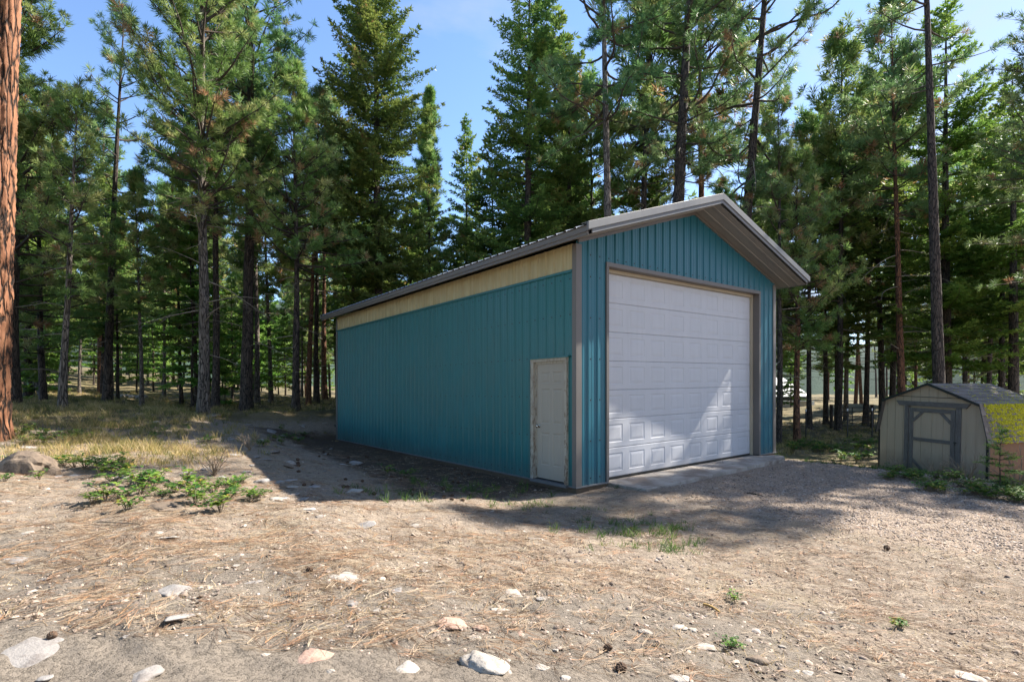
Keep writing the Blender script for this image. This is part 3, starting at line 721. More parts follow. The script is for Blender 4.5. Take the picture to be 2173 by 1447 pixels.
def sprays(P, D, size, var, rng, n=4, w=.32):
    """short flat fir sprays: small blades fanned to both sides of the twig"""
    P = np.asarray(P); D = np.asarray(D); m = len(P); X, Y, Z = frames(D, rng)
    an = np.linspace(-1, 1, n)[None] * 1.0 + rng.normal(0, .18, (m, n)); el = rng.normal(.05, .35, (m, n)); ln = size[:, None] * rng.uniform(.6, 1.1, (m, n))
    d = (np.sin(an) * np.cos(el))[..., None] * X[:, None] + (np.cos(an) * np.cos(el))[..., None] * Z[:, None] + np.sin(el)[..., None] * Y[:, None]
    side = np.cross(d, Y[:, None] + rng.normal(0, .45, (m, n, 3))); side /= np.linalg.norm(side, axis=2, keepdims=True) + 1e-9
    b = P[:, None] + rng.normal(0, .012, (m, n, 3)); ww = (ln * w * .5)[..., None]
    V = np.stack([b, b + d * (ln * .45)[..., None] - side * ww, b + d * ln[..., None], b + d * (ln * .45)[..., None] + side * ww], 2)
    v = np.repeat(np.clip(var[:, None] + rng.normal(0, .06, (m, n)), 0, 1).ravel(), 4)
    return V.reshape(-1, 3), v
def leaf_mesh(name, V, v, mat):
    F = np.arange(len(V)).reshape(-1, 4); return np_mesh(name, V, F, mat, {'var': v})

class Tree:
    def __init__(s, seed, H, r0, lean=(0, 0), bend=.12):
        s.rg = random.Random(seed); s.rng = np.random.default_rng(seed); s.H = H; s.r0 = r0
        s.k = [s.rg.uniform(-1, 1) * bend for _ in range(6)]; s.lean = lean
        s.wood = MB(); s.dead = MB(); s.P = []; s.D = []; s.sz = []; s.var = []
    def axis(s, h):
        t = h / s.H
        x = s.lean[0] * h + s.k[0] * math.sin(t * 5 + s.k[1] * 9) * s.H * .05 + s.k[2] * math.sin(t * 11) * .5 - s.k[0] * math.sin(s.k[1] * 9) * s.H * .05
        y = s.lean[1] * h + s.k[3] * math.sin(t * 4 + s.k[4] * 9) * s.H * .05 - s.k[3] * math.sin(s.k[4] * 9) * s.H * .05
        return Vector((x, y, h))
    def rad(s, h):
        t = h / s.H; return s.r0 * ((1 - t) ** .85 * .93 + .03) * (1 + .35 * math.exp(-h / .35))
    def trunk(s, sides=12, step=.45, rough=.06, z0=-.35):
        b = len(s.wood.v); hs = [z0, 0, .12, .3]
        h = .55
        while h < s.H: hs.append(h); h += step
        hs.append(s.H)
        for h in hs:
            c = s.axis(max(h, 0)); c.z = h; r = s.rad(max(h, 0))
            for k in range(sides):
                a = 2 * math.pi * k / sides; rr = r * (1 + rough * math.sin(k * 2.1 + h * 2.3) + s.rg.uniform(-rough, rough) * .6)
                s.wood.v.append((c.x + math.cos(a) * rr, c.y + math.sin(a) * rr, h))
        for i in range(len(hs) - 1):
            for k in range(sides):
                s.wood.f.append((b + i * sides + k, b + i * sides + (k + 1) % sides, b + (i + 1) * sides + (k + 1) % sides, b + (i + 1) * sides + k)); s.wood.m.append(0)
    def limb(s, p, d, L, r, seg, up, wig, mb, sides=4, mi=1):
        """curving limb; up bends it skyward; returns its points and directions"""
        pts = [p.copy()]; ds = [d.copy()]; d = d.copy(); rg = s.rg
        for i in range(seg):
            d = (d + Vector((rg.uniform(-wig, wig), rg.uniform(-wig, wig), rg.uniform(-wig, wig) + up)) * (1.0)).normalized()
            p = p + d * (L / seg); pts.append(p.copy()); ds.append(d.copy())
        mb.tube(pts, [max(.003, r * (1 - i / seg * .85)) for i in range(seg + 1)], sides, mi, False)
        return pts, ds
    def tuft(s, p, d, sz, var): s.P.append(tuple(p)); s.D.append(tuple(d)); s.sz.append(sz); s.var.append(var)
    def pine(s, cb, spread, whorl=.42, nb=(3, 5), prof='oval', tuft=.19, dens=1.0, dead_from=None, brown=.05, el=(-.1, .95), crook=.12, dead_len=.7):
        rg = s.rg; h = cb
        while h < s.H - .15:
            t = (h - cb) / (s.H - cb)
            if prof == 'oval': pr = min(1, .5 + t * 2.2) * (1 - t) ** .62 + .06
            elif prof == 'cone': pr = (1 - t) ** .85 + .05
            elif prof == 'flat': pr = min(1, .6 + t * 1.6) * (1 - t ** 2.2) * .95 + .12
            for _ in range(rg.randint(*nb)):
                if rg.random() > dens and t > .02: continue
                a = rg.uniform(0, 2 * math.pi); L = spread * pr * rg.uniform(.6, 1.12)
                e = el[0] + (el[1] - el[0]) * t + rg.uniform(-.2, .2)
                d = Vector((math.cos(a) * math.cos(e), math.sin(a) * math.cos(e), math.sin(e)))
                seg = max(4, int(L / .32)); p = s.axis(h + rg.uniform(-.1, .1))
                pts, ds = s.limb(p, d, L, max(.011, min(.011 + .013 * L, s.rad(h) * .6)), seg, .05 + .05 * rg.random(), crook, s.wood, 4)
                low = .06 if t < .2 else .0
                bv = rg.uniform(.1, .75)
                for i in range(1, len(pts)):
                    f = i / (len(pts) - 1)
                    if f < .28 and L > 1.0: continue
                    for sd in ((-1, 1) if f < .97 else (0,)):
                        if rg.random() < .18: continue
                        q = pts[i]; dd = ds[i]; lat = dd.cross(Vector((0, 0, 1)))
                        if lat.length < .05: lat = Vector((1, 0, 0))
                        lat.normalize(); l2 = (.22 + .36 * (1 - f) * min(L, 2.6) * .55) * rg.uniform(.6, 1.25)
                        d2 = (dd * rg.uniform(.5, 1.0) + lat * sd * rg.uniform(.7, 1.15) + Vector((0, 0, rg.uniform(-.15, .5)))).normalized()
                        sg = 2 if l2 < .45 else 3
                        pp, dp = s.limb(q, d2, l2, .008, sg, .12, .16, s.wood, 3)
                        dead = rg.random() < (brown + low)
                        for j in range(1, len(pp)):
                            if j < len(pp) - 1 and l2 < .3: continue
                            v = (rg.uniform(.97, 1) if dead else min(.93, max(0, bv + rg.gauss(0, .14) + .12 * f)))
                            s.tuft(pp[j], dp[j] + Vector((0, 0, .15)), tuft * rg.uniform(.75, 1.15), v)
                            if l2 > .5 and rg.random() < .55:
                                d3 = (dp[j] + Vector((rg.uniform(-.8, .8), rg.uniform(-.8, .8), rg.uniform(0, .7)))).normalized()
                                e3 = pp[j] + d3 * .16; s.wood.tube([pp[j], e3], [.005, .003], 3, 1, False)
                                s.tuft(e3, d3, tuft * rg.uniform(.7, 1.1), v)
            h += whorl * rg.uniform(.7, 1.3)
        top = s.axis(s.H); s.tuft(top, Vector((0, 0, 1)), tuft * 1.2, .7)
        for k in range(4): s.tuft(s.axis(s.H - .12 * k), Vector((rg.uniform(-1, 1), rg.uniform(-1, 1), .8)), tuft, .6)
        if dead_from is not None: s.deadwood(dead_from, cb + 1.2, spread * dead_len)
    def deadwood(s, h0, h1, L0, step=.3, droop=-.03):
        rg = s.rg; h = h0
        while h < h1:
            a = rg.uniform(0, 2 * math.pi); L = L0 * rg.uniform(.25, 1.0); e = rg.uniform(-.25, .4)
            d = Vector((math.cos(a) * math.cos(e), math.sin(a) * math.cos(e), math.sin(e)))
            pts, ds = s.limb(s.axis(h), d, L, .006 + .008 * L, max(4, int(L / .25)), -.10 * rg.random(), .13, s.dead, 4, 0)
            for i in range(2, len(pts)):
                if rg.random() < .65:
                    lat = ds[i].cross(Vector((0, 0, 1))).normalized() * rg.choice((-1, 1))
                    d2 = (ds[i] * .8 + lat * .8 + Vector((0, 0, rg.uniform(-.6, .3)))).normalized()
                    s.limb(pts[i], d2, rg.uniform(.2, .6) * L * .4 + .1, .005, 3, -.1, .2, s.dead, 3, 0)
            h += step * rg.uniform(.5, 1.5)
    def fir(s, cb, spread, whorl=.30, nb=(4, 6), size=.13, step=.16, power=.75, n=4, dead_from=None, tip=.25, hole=.12):
        rg = s.rg; h = cb
        while h < s.H - .1:
            t = (h - cb) / (s.H - cb); pr = min(1, .62 + t * 2.0) * (1 - t) ** power + .03
            for _ in range(rg.randint(*nb)):
                if rg.random() < hole: continue
                a = rg.uniform(0, 2 * math.pi); L = max(.12, spread * pr * rg.uniform(.55, 1.18))
                e = -.22 + 1.0 * t ** 1.3 + rg.uniform(-.12, .12)
                d = Vector((math.cos(a) * math.cos(e), math.sin(a) * math.cos(e), math.sin(e)))
                seg = max(3, int(L / .3)); pts, ds = s.limb(s.axis(h), d, L, .008 + .009 * L, seg, .03, .06, s.wood, 3)
                bv = rg.uniform(.15, .7); T = sum((pts[i + 1] - pts[i]).length for i in range(seg)); x = min(.35, L * .25)
                while x < T:
                    f = x / T; i = min(seg - 1, int(f * seg)); fr = f * seg - i; q = pts[i].lerp(pts[i + 1], fr); dd = ds[i + 1]
                    lat = dd.cross(Vector((0, 0, 1)))
                    if lat.length < .05: lat = Vector((1, 0, 0))
                    lat.normalize()
                    for sd in (-1, 1):
                        l2 = (.12 + .42 * (1 - f) * min(L, 2.2)) * rg.uniform(.55, 1.15)
                        d2 = (dd * .8 + lat * sd * .95 + Vector((0, 0, rg.uniform(-.28, .12)))).normalized()
                        k = 1 if l2 < .2 else int(l2 / (size * .78)) + 1
                        for j in range(k):
                            pj = q + d2 * (l2 * (j + .3) / k) + Vector((0, 0, -.10 * (l2 * j / k) ** 1.5))
                            v = min(.99 if rg.random() < .02 else .93, max(0, bv + .35 * f * (j + 1) / k * tip * 4 + rg.gauss(0, .10)))
                            s.tuft(pj, d2 + Vector((0, 0, rg.uniform(-.2, .15))), size * rg.uniform(.8, 1.25), v)
                    s.tuft(q, dd, size * 1.1, min(.93, bv + .2 * f)); x += step * (.75 + .5 * rg.random())
                s.tuft(pts[-1], ds[-1], size * 1.2, min(.93, bv + .3))
            h += whorl * rg.uniform(.75, 1.25)
        s.tuft(s.axis(s.H), Vector((0, 0, 1)), size * 1.6, .6)
        if dead_from is not None: s.deadwood(dead_from, cb + 2, spread * .6, .22)
    def finish(s, name, bark, leafmat, kind, n=26, w=.010, **tags):
        root = empty(name, **tags)
        if s.dead.v: s.wood.add(s.dead.v, s.dead.f, 2)
        s.wood.build('trunk', [bark, M['branch'], M['deadwood']], root, smooth=True, fix=False)
        f = tufts if kind == 'pine' else sprays
        V, v = f(s.P, s.D, np.array(s.sz), np.array(s.var), s.rng, n=n, w=w)
        link('crown', leaf_mesh('crown', V, v, leafmat), root)
        return root
def place(root, px, d, rz=0, sc=1, dz=0, xy=None):
    x, y = xy if xy else at(px, d); root.location = (x, y, gz(x, y) - .03 + dz); root.rotation_euler = (0, 0, rz)
    root.scale = (sc, sc, sc) if not isinstance(sc, tuple) else sc
    return root

def H_at(py, d): return CAM_Z + (HY - py) / F_PX * d
# --- left side
t = Tree(1, 19, .25, (.050, 0), .05); t.trunk(44, .05, .085); t.pine(9.0, 3.2, prof='flat', dens=.8)
place(t.finish('pine_tree', M['bark_orange'], M['pine'], 'pine', label='big pine trunk with bright orange flaking bark cut off by the picture edge', cat='pine tree'), -24, 10.5, 0, 1.17)
t = Tree(2, 13.5, .16, (.0, 0)); t.trunk(12); t.pine(2.4, 3.3, .36, (4, 6), 'oval', .23, dead_from=1.0, brown=.03)
place(t.finish('pine_tree', M['bark_dark'], M['pine'], 'pine', 30, .012, label='bushy bright green pine close behind the orange-barked trunk', cat='pine tree'), 30, 18, 1, 1.24)
t = Tree(31, 9.6, .10, (.0, 0)); t.trunk(10); t.pine(1.6, 2.2, .36, (4, 5), 'oval', .22, dead_from=.8, brown=.02)
place(t.finish('pine_tree', M['bark_dark'], M['pine'], 'pine', 26, .012, label='slim young pine with a full crown beside the orange-barked trunk', cat='pine tree'), 92, 20.5, 1, 1.24)
t = Tree(3, 7.2, .085, (.045, 0), .1); t.trunk(10); t.pine(2.6, 1.3, .30, (3, 4), 'oval', .18, dead_from=.9, brown=.02)
place(t.finish('pine_tree', M['bark_grey'], M['pine'], 'pine', label='thin leaning young pine standing alone in the tall dry grass', cat='pine tree'), 133, 15.5, 0, 1.29)
t = Tree(4, 12.6, .135, (.042, 0), .06); t.trunk(12); t.pine(6.0, 2.0, .55, (2, 4), 'oval', .24, dead_from=2, dens=.9, el=(.0, .8), brown=.02)
place(t.finish('pine_tree', M['bark_dark'], M['pine_dark'], 'pine', 26, .012, label='slender dark pine with a sparse open crown against blue sky', cat='pine tree'), 228, 22, 0, 1.29)
t = Tree(5, 14.6, .14, (-.004, .01), .07); t.trunk(14); t.pine(4.8, 2.7, .31, (4, 6), 'oval', .21, dead_from=1.6, brown=.035, el=(.1, 1.0), dead_len=.8)
place(t.finish('pine_tree', M['bark_grey'], M['pine'], 'pine', 30, .010, label='tall pine with sunlit grey trunk and curved bare lower branches', cat='pine tree'), 431, 17.5, .4, 1.3)
t = Tree(6, 17.5, .19, (.018, 0), .06); t.trunk(14); t.pine(6.6, 2.7, .38, (4, 5), 'oval', .24, dead_from=2, brown=.03, el=(.1, .9))
place(t.finish('pine_tree', M['bark_dark'], M['pine_dark'], 'pine', 28, .012, label='dark straight pine between the grey trunk and the shop, crown beyond the top', cat='pine tree'), 522, 21, 0, 1.24)
t = Tree(7, 10.3, .115, (.006, 0), .08); t.trunk(12); t.pine(4.5, 2.3, .32, (4, 6), 'cone', .21, dead_from=1.2, brown=.03)
place(t.finish('pine_tree', M['bark_dark'], M['pine'], 'pine', 28, .011, label='mid-sized pine at the top of the bank, nearest the far end of the shop', cat='pine tree'), 628, 20, 3, 1.25)
t = Tree(8, 9.6, .11, (0, 0), .06); t.trunk(10); t.pine(4.6, 2.1, .36, (4, 6), 'cone', .23, dead_from=1.4, brown=.02)
place(t.finish('pine_tree', M['bark_dark'], M['pine'], 'pine', 28, .011, label='bushy green pine with a low crown touching the shop\'s far corner', cat='pine tree'), 672, 26, 1, 1.3)
t = Tree(9, 8.0, .13, (0, 0), .05); t.trunk(10); t.fir(.9, 1.9, .27, (5, 7), .12, .15)
place(t.finish('fir_tree', M['bark_dark'], M['fir_bright'], 'fir', 5, .34, label='bright green low-branching fir between the orange trunk and the leaning pine', cat='fir tree'), 60, 23, 1, 1.2)
# --- behind the shop
t = Tree(11, 22, .24, (-.012, 0), .04); t.trunk(12); t.fir(3.5, 3.7, .34, (5, 7), .18, .19, .5, dead_from=3)
place(t.finish('fir_tree', M['bark_dark'], M['fir'], 'fir', 5, .34, label='tallest broad dark fir rising left of the blue gap in the trees', cat='fir tree'), 806, 24, .5)
t = Tree(12, 19.4, .16, (0, 0), .04); t.trunk(8, .8); t.pine(6, 2.0, .42, (4, 6), 'cone', .32, brown=.01)
place(t.finish('pine_tree', M['bark_dark'], M['pine'], 'pine', 26, .018, label='narrow pointed green pine just right of the tallest fir', cat='pine tree'), 910, 31, .5)
t = Tree(13, 18.6, .16, (0, 0), .04); t.trunk(8, .8); t.fir(5, 2.6, .36, (5, 6), .20, .22, .75, tip=.35)
place(t.finish('fir_tree', M['bark_dark'], M['fir'], 'fir', 5, .34, label='slim pointed fir whose tip stands in the blue gap above the shop', cat='fir tree'), 990, 32, .5)
t = Tree(14, 22.5, .25, (0, 0), .04); t.trunk(12); t.fir(3.5, 3.3, .36, (5, 6), .18, .18, .5, dead_from=3, hole=.2)
place(t.finish('fir_tree', M['bark_dark'], M['fir'], 'fir', 5, .34, label='thick dark fir right of the blue gap above the shop roof', cat='fir tree'), 1122, 24.5, .5)
t = Tree(15, 18.5, .22, (0, 0), .04); t.trunk(10); t.fir(4.0, 2.9, .36, (5, 6), .19, .19, .55, dead_from=3)
place(t.finish('fir_tree', M['bark_dark'], M['fir'], 'fir', 5, .34, label='dark fir just left of the tall bare-stemmed pine behind the roof', cat='fir tree'), 1208, 26, 1.5)
t = Tree(16, 24, .20, (-.022, 0), .05); t.trunk(12); t.pine(12.0, 5.0, .6, (3, 4), 'flat', .25, dens=.9, crook=.24, el=(-.2, .6), brown=.02)
place(t.finish('pine_tree', M['bark_grey'], M['pine_dark'], 'pine', 24, .014, label='tall pine with bare grey stem and crooked high limbs left of the ridge', cat='pine tree'), 1301, 20, 0)
t = Tree(17, 24, .33, (.045, 0), .05); t.trunk(14); t.pine(10.2, 4.0, .62, (3, 4), 'flat', .26, dens=.85, crook=.24, el=(-.35, .6), brown=.02, dead_from=7)
place(t.finish('pine_tree', M['bark_dark'], M['pine_dark'], 'pine', 28, .014, label='thickest dark pine trunk with dense crown just left of the roof peak', cat='pine tree'), 1418, 20.5, 0)
t = Tree(18, 24, .25, (.078, 0), .05); t.trunk(14); t.pine(9.8, 4.2, .72, (2, 4), 'flat', .25, dens=.85, crook=.26, el=(-.35, .6), brown=.02, dead_from=7.5)
place(t.finish('pine_tree', M['bark_dark'], M['pine_dark'], 'pine', 24, .014, label='right-leaning dark pine rising from behind the roof peak', cat='pine tree'), 1548, 20, 0)
t = Tree(33, 17, .2, (.0, 0), .05); t.trunk(10); t.fir(4.5, 2.9, .38, (5, 6), .19, .2, .6, dead_from=3)
place(t.finish('fir_tree', M['bark_dark'], M['fir'], 'fir', 5, .34, label='dark fir filling the gap between the bare grey stem and the thickest pine', cat='fir tree'), 1370, 27, 1.5)
# --- right side
t = Tree(19, 21, .185, (-.030, 0), .04); t.trunk(14); t.pine(11.6, 2.6, .65, (2, 4), 'flat', .22, dens=.75, crook=.24, el=(-.2, .5), brown=.02)
place(t.finish('pine_tree', M['bark_dark'], M['pine_dark'], 'pine', 26, .012, label='tall bare dark pine stem rising right behind the little barn shed', cat='pine tree'), 1996, 16.8, 0)
t = Tree(20, 18.6, .24, (0, 0), .04); t.trunk(12); t.fir(3.0, 3.6, .36, (4, 6), .18, .18, .5, dead_from=2.5, hole=.25)
place(t.finish('fir_tree', M['bark_dark'], M['fir_bright'], 'fir', 5, .34, label='broad sunlit fir directly behind the bare stem above the barn shed', cat='fir tree'), 2008, 23, .5)
t = Tree(21, 18.0, .19, (0, 0), .04); t.trunk(10); t.fir(3.5, 2.8, .36, (5, 6), .20, .22, .7, tip=.35)
place(t.finish('fir_tree', M['bark_dark'], M['fir'], 'fir', 5, .34, label='pointed fir standing alone in the pale sky gap right of the roof', cat='fir tree'), 1778, 31, .5)
t = Tree(22, 11.0, .13, (.004, 0), .1); t.trunk(10); t.pine(3.6, 2.6, .36, (4, 6), 'oval', .24, brown=.04, dead_from=1.5)
place(t.finish('pine_tree', M['bark_red'], M['pine'], 'pine', 26, .014, label='leafy sunlit pine with reddish stem close to the shop\'s right wall', cat='pine tree'), 1692, 20, .5)
t = Tree(23, 13, .12, (.012, 0), .08); t.trunk(10); t.pine(5.5, 2.0, .45, (3, 5), 'oval', .24, dead_from=2, brown=.03)
place(t.finish('pine_tree', M['bark_dark'], M['pine_dark'], 'pine', 24, .014, label='slim dark pine stem standing right against the shop\'s right corner', cat='pine tree'), 1651, 19.5, .5)
t = Tree(24, 16, .22, (-.012, 0), .05); t.trunk(12); t.pine(5.6, 2.9, .42, (4, 6), 'flat', .24, brown=.02, crook=.16, el=(-.3, .6))
place(t.finish('pine_tree', M['bark_dark'], M['pine_dark'], 'pine', 28, .012, label='dark pine whose branches reach in over the barn shed from the right edge', cat='pine tree'), 2300, 16.2, .5)
t = Tree(25, 15, .2, (0, 0), .05); t.trunk(12); t.fir(3.5, 2.3, .38, (4, 6), .17, .18, hole=.25)
place(t.finish('fir_tree', M['bark_dark'], M['fir_bright'], 'fir', 5, .34, label='green fir behind the mossy end of the barn shed', cat='fir tree'), 2150, 21, .5)

# --- the wood beyond: a few kinds, each copied many times
protos = {}
def proto(key, build): protos[key] = build
R = random.Random(77)
def mk(seed, H, r0, kind, **k):
    t = Tree(seed, H, r0, (0, 0), .06); t.trunk(7, .9)
    return t
def far_pine(seed, H, cb, sp, bark, mat, dens=1):
    t = mk(seed, H, .0088 * H, 'p'); t.pine(cb, sp * 1.35, .50, (4, 5), 'oval', .34, dens=dens, crook=.15, dead_from=cb * .4, brown=.03)
    return t.finish('pine_tree', bark, mat, 'pine', 16, .026)
def far_fir(seed, H, cb, sp, mat, bark=None):
    t = mk(seed, H, .0085 * H, 'f'); t.fir(cb, sp * 1.25, .42, (5, 6), .26, .27, .65, dead_from=cb * .5)
    return t.finish('fir_tree', bark or M['bark_dark'], mat, 'fir', 4, .40)
PR = [far_pine(101, 16, 7.5, 2.0, M['bark_dark'], M['pine']), far_pine(102, 18, 9, 2.3, M['bark_red'], M['pine_dark']),
      far_pine(103, 13, 5.5, 1.7, M['bark_grey'], M['pine']), far_fir(104, 17, 4.6, 2.4, M['fir']),
      far_fir(105, 14, 3.8, 1.9, M['fir']), far_fir(106, 7.5, 1.2, 1.3, M['fir_bright']), far_fir(107, 3.0, .25, .8, M['fir_bright'])]
KIND = ['pine tree', 'pine tree', 'pine tree', 'fir tree', 'fir tree', 'fir tree', 'fir tree']
placed = [(o.location.x, o.location.y) for o in COL.objects if o.type == 'EMPTY' and o.name.startswith(('pine', 'fir')) and 'category' in o]
used = set()
def put(k, x, y, sc, label, group):
    o = PR[k] if k not in used else copy_tree(PR[k]); used.add(k)
    o.location = (x, y, gz(x, y) - .05); o.rotation_euler = (R.uniform(-.03, .03), R.uniform(-.03, .03), R.uniform(0, 6.28))
    s_ = sc * R.uniform(.88, 1.12); o.scale = (s_ * R.uniform(.9, 1.1), s_ * R.uniform(.9, 1.1), s_)
    tag(o, label, KIND[k], group); placed.append((x, y)); return o
# trees one can pick out behind: (px, depth, kind, scale, label)
picks = [(24, 24, 0, .8, 'dark straight trunk half hidden behind the orange-barked pine'),
         (213, 31, 1, .9, 'reddish pine trunk left of the slender sparse pine'),
         (457, 21, 0, 1.0, 'dark thick trunk just right of the sunlit grey pine'),
         (545, 25, 2, 1.1, 'grey trunk just right of the straight dark pine'),
         (575, 27, 2, 1.0, 'thin grey stem left of the bank-top pine'),
         (655, 24, 1, .75, 'reddish leaning trunk near the far end of the shop'),
         (690, 30, 1, .9, 'reddish trunk nearest the teal wall\'s far corner'),
         (1718, 27, 0, 1.1, 'dark trunk beside the pale house, right of the reddish stem'),
         (1752, 31, 3, 1.0, 'dark trunk between the pale house and the metal gate'),
         (1778, 26, 0, 1.25, 'thick dark trunk just left of the metal gate'),
         (1795, 34, 2, 1.3, 'slim dark trunk rising behind the metal gate'),
         (1836, 30, 0, 1.2, 'straight dark trunk at the right end of the metal gate'),
         (1872, 27, 3, 1.0, 'dark trunk touching the barn shed roof\'s left side'),
         (1893, 29, 0, 1.2, 'second dark trunk in from the barn shed roof\'s left side'),
         (1920, 22, 1, 1.15, 'thick trunk behind the left slope of the barn shed roof'),
         (1815, 48, 1, 1.1, 'orange-red trunk on the sunlit rise beyond the gate'),
         (1828, 52, 1, 1.0, 'farther orange-red trunk leaning on the rise beyond the gate'),
         (2050, 30, 0, 1.1, 'dark trunk behind the ridge of the barn shed roof'),
         (2098, 26, 3, .9, 'dark fir behind the rear end of the barn shed roof'),
         (2140, 33, 0, 1.1, 'far pine behind the mossy roof corner of the barn shed')]
for px, d, k, sc, lb in picks:
    x, y = at(px, d); put(k, x, y, sc, lb, None)
extra = [(1166, 30, 3, 1.25, 'dark fir between the thick dark fir and the bare grey stem'), (1252, 28, 0, 1.25, 'bushy pine just left of the bare grey stem behind the roof'),
         (1352, 25, 0, 1.45, 'full-crowned pine between the bare grey stem and the thick dark trunk'), (1490, 27, 1, 1.3, 'dark pine crown showing between the two big trunks behind the roof peak'),
         (1618, 29, 3, .95, 'fir showing above the right slope of the shop roof'), (1052, 29, 3, 1.0, 'fir filling the foot of the blue gap left of the thick dark fir'),
         (742, 29, 0, 1.0, 'pine crown showing between the shop roof and the tallest fir'), (868, 30, 4, 1.0, 'shorter fir standing between the tallest fir and the narrow pine')]
for px, d, k, sc, lb in extra:
    x, y = at(px, d); put(k, x, y, sc, lb, None)
c = tries = 0
def ok2(x, y, g): return all((x - a) ** 2 + (y - b) ** 2 > g * g for a, b in placed)
while c < 34 and tries < 4000:
    tries += 1; y = R.uniform(28, 46); px = R.uniform(30, 690); x = (px - CX) / F_PX * y
    if ok2(x, y, 1.6): put(R.choice((5, 5, 2)), x, y, R.uniform(.6, 1.1), 'leafy low conifer filling the wood left of the shop', 'low conifers in the wood left of the shop'); c += 1
# ranks filling the wood, from the edge of the clearing to the far side
def ok(x, y, gap):
    u, v = uv_of(x, y)
    if -1.5 < u < 9 and -6 < v < 14.5: return False
    if x > 7 and y < 20 + .1 * x and y > -4: return False
    px = CX + x / y * F_PX if y > 1 else 0
    if 1640 < px < 1880 and y < 47: return False
    if abs(-.423 * x + .906 * y - 42.5) < 8.5 and x > 22: return False      # open strip that lets the sun onto the house
    return all((x - a) ** 2 + (y - b) ** 2 > gap * gap for a, b in placed)
bands = [(20, 27, 12, 2.2, (.6, .9)), (27, 40, 34, 2.8, (.75, 1.1)), (40, 62, 50, 3.4, (.85, 1.2)), (62, 110, 74, 4.2, (.95, 1.3))]
for bi, (y0, y1, cnt, gap, scr) in enumerate(bands):
    c = tries = 0
    while c < cnt and tries < 9000:
        tries += 1
        y = R.uniform(y0, y1); px = R.uniform(-60, 2230); x = (px - CX) / F_PX * y
        if 720 < px < 1560 and y < 30: continue
        if not ok(x, y, gap): continue
        left = px < 700
        k = R.choices(range(7), (3, 2, 3, 3, 3, 3 if bi < 2 else 1, 0) if left else (2, 2, 1, 5, 3, 2 if bi < 2 else 0, 0))[0]
        put(k, x, y, R.uniform(*scr), 'one of the many conifers crowding the wood behind the clearing', 'trees of the wood beyond the clearing')
        c += 1
c = tries = 0
while c < 32 and tries < 6000:
    tries += 1; y = R.uniform(36, 66); px = R.uniform(-40, 2210); x = (px - CX) / F_PX * y
    if 740 < px < 1640 or not ok(x, y, 2.2): continue
    put(R.choice((5, 5, 4)), x, y, R.uniform(.9, 1.5), 'low-branched fir closing off the view deep in the wood', 'low firs deep in the wood'); c += 1
for i in range(15):
    y = R.uniform(62, 95); px = R.uniform(1650, 1900) if i < 11 else R.uniform(1650, 2200); x = (px - CX) / F_PX * y
    if abs(-.423 * x + .906 * y - 42.5) > 8.5 and all((x - a) ** 2 + (y - b) ** 2 > 6 for a, b in placed): put(R.choice((4, 5, 5)), x, y, R.uniform(1.3, 1.9), 'low-branched fir closing off the view deep in the wood', 'low firs deep in the wood')
# brush: young firs in the shade on the left
c = 0
while c < 14:
    y = R.uniform(20, 34); px = R.choice((R.uniform(20, 130), R.uniform(300, 560), R.uniform(2020, 2200))); x = (px - CX) / F_PX * y
    if ok(x, y, 1.1): put(R.choice((5, 6, 6)), x, y, R.uniform(.6, 1.1), 'small bright young fir growing in the shade under the tall trees', 'young firs under the trees'); c += 1
# shade trees standing outside the picture to the right, between the sun and the drive
for (x, y, k, sc) in ((22.5, 17.0, 1, 1.2),):
    put(k, x, y, sc, 'conifer standing just beyond the right edge, shading the gravel drive', 'conifers right of the drive')
for (x, y, k, sc) in ((-11, 1, 3, 1.0), (-12, -5, 4, 1.3), (-5, -9, 4, 1.2), (2, -10, 3, 1.0), (8, -9, 4, 1.3), (13, -6, 3, 1.0), (16, -12, 3, 1.1), (-16, -9, 3, 1.1), (3, -18, 3, 1.2), (-7, -18, 3, 1.2), (-13, 6.5, 4, 1.0), (-17, 9, 3, 1.0), (-15, 3, 3, 1.0), (-19, -3, 0, 1.1), (-14, -8, 4, 1.2), (-8, -12, 3, 1.0), (-1, -14, 0, 1.0), (-22, 6, 4, 1.1), (6, -15, 3, 1.0), (-24, 0, 3, 1.1), (13, -13, 4, 1.1)):  # unseen trees round the camera, added to dim sky light and reflections
    put(k, x, y, sc, 'unseen conifer added on the near side of the clearing to cut sky light', 'unseen conifers added on the near side of the clearing')

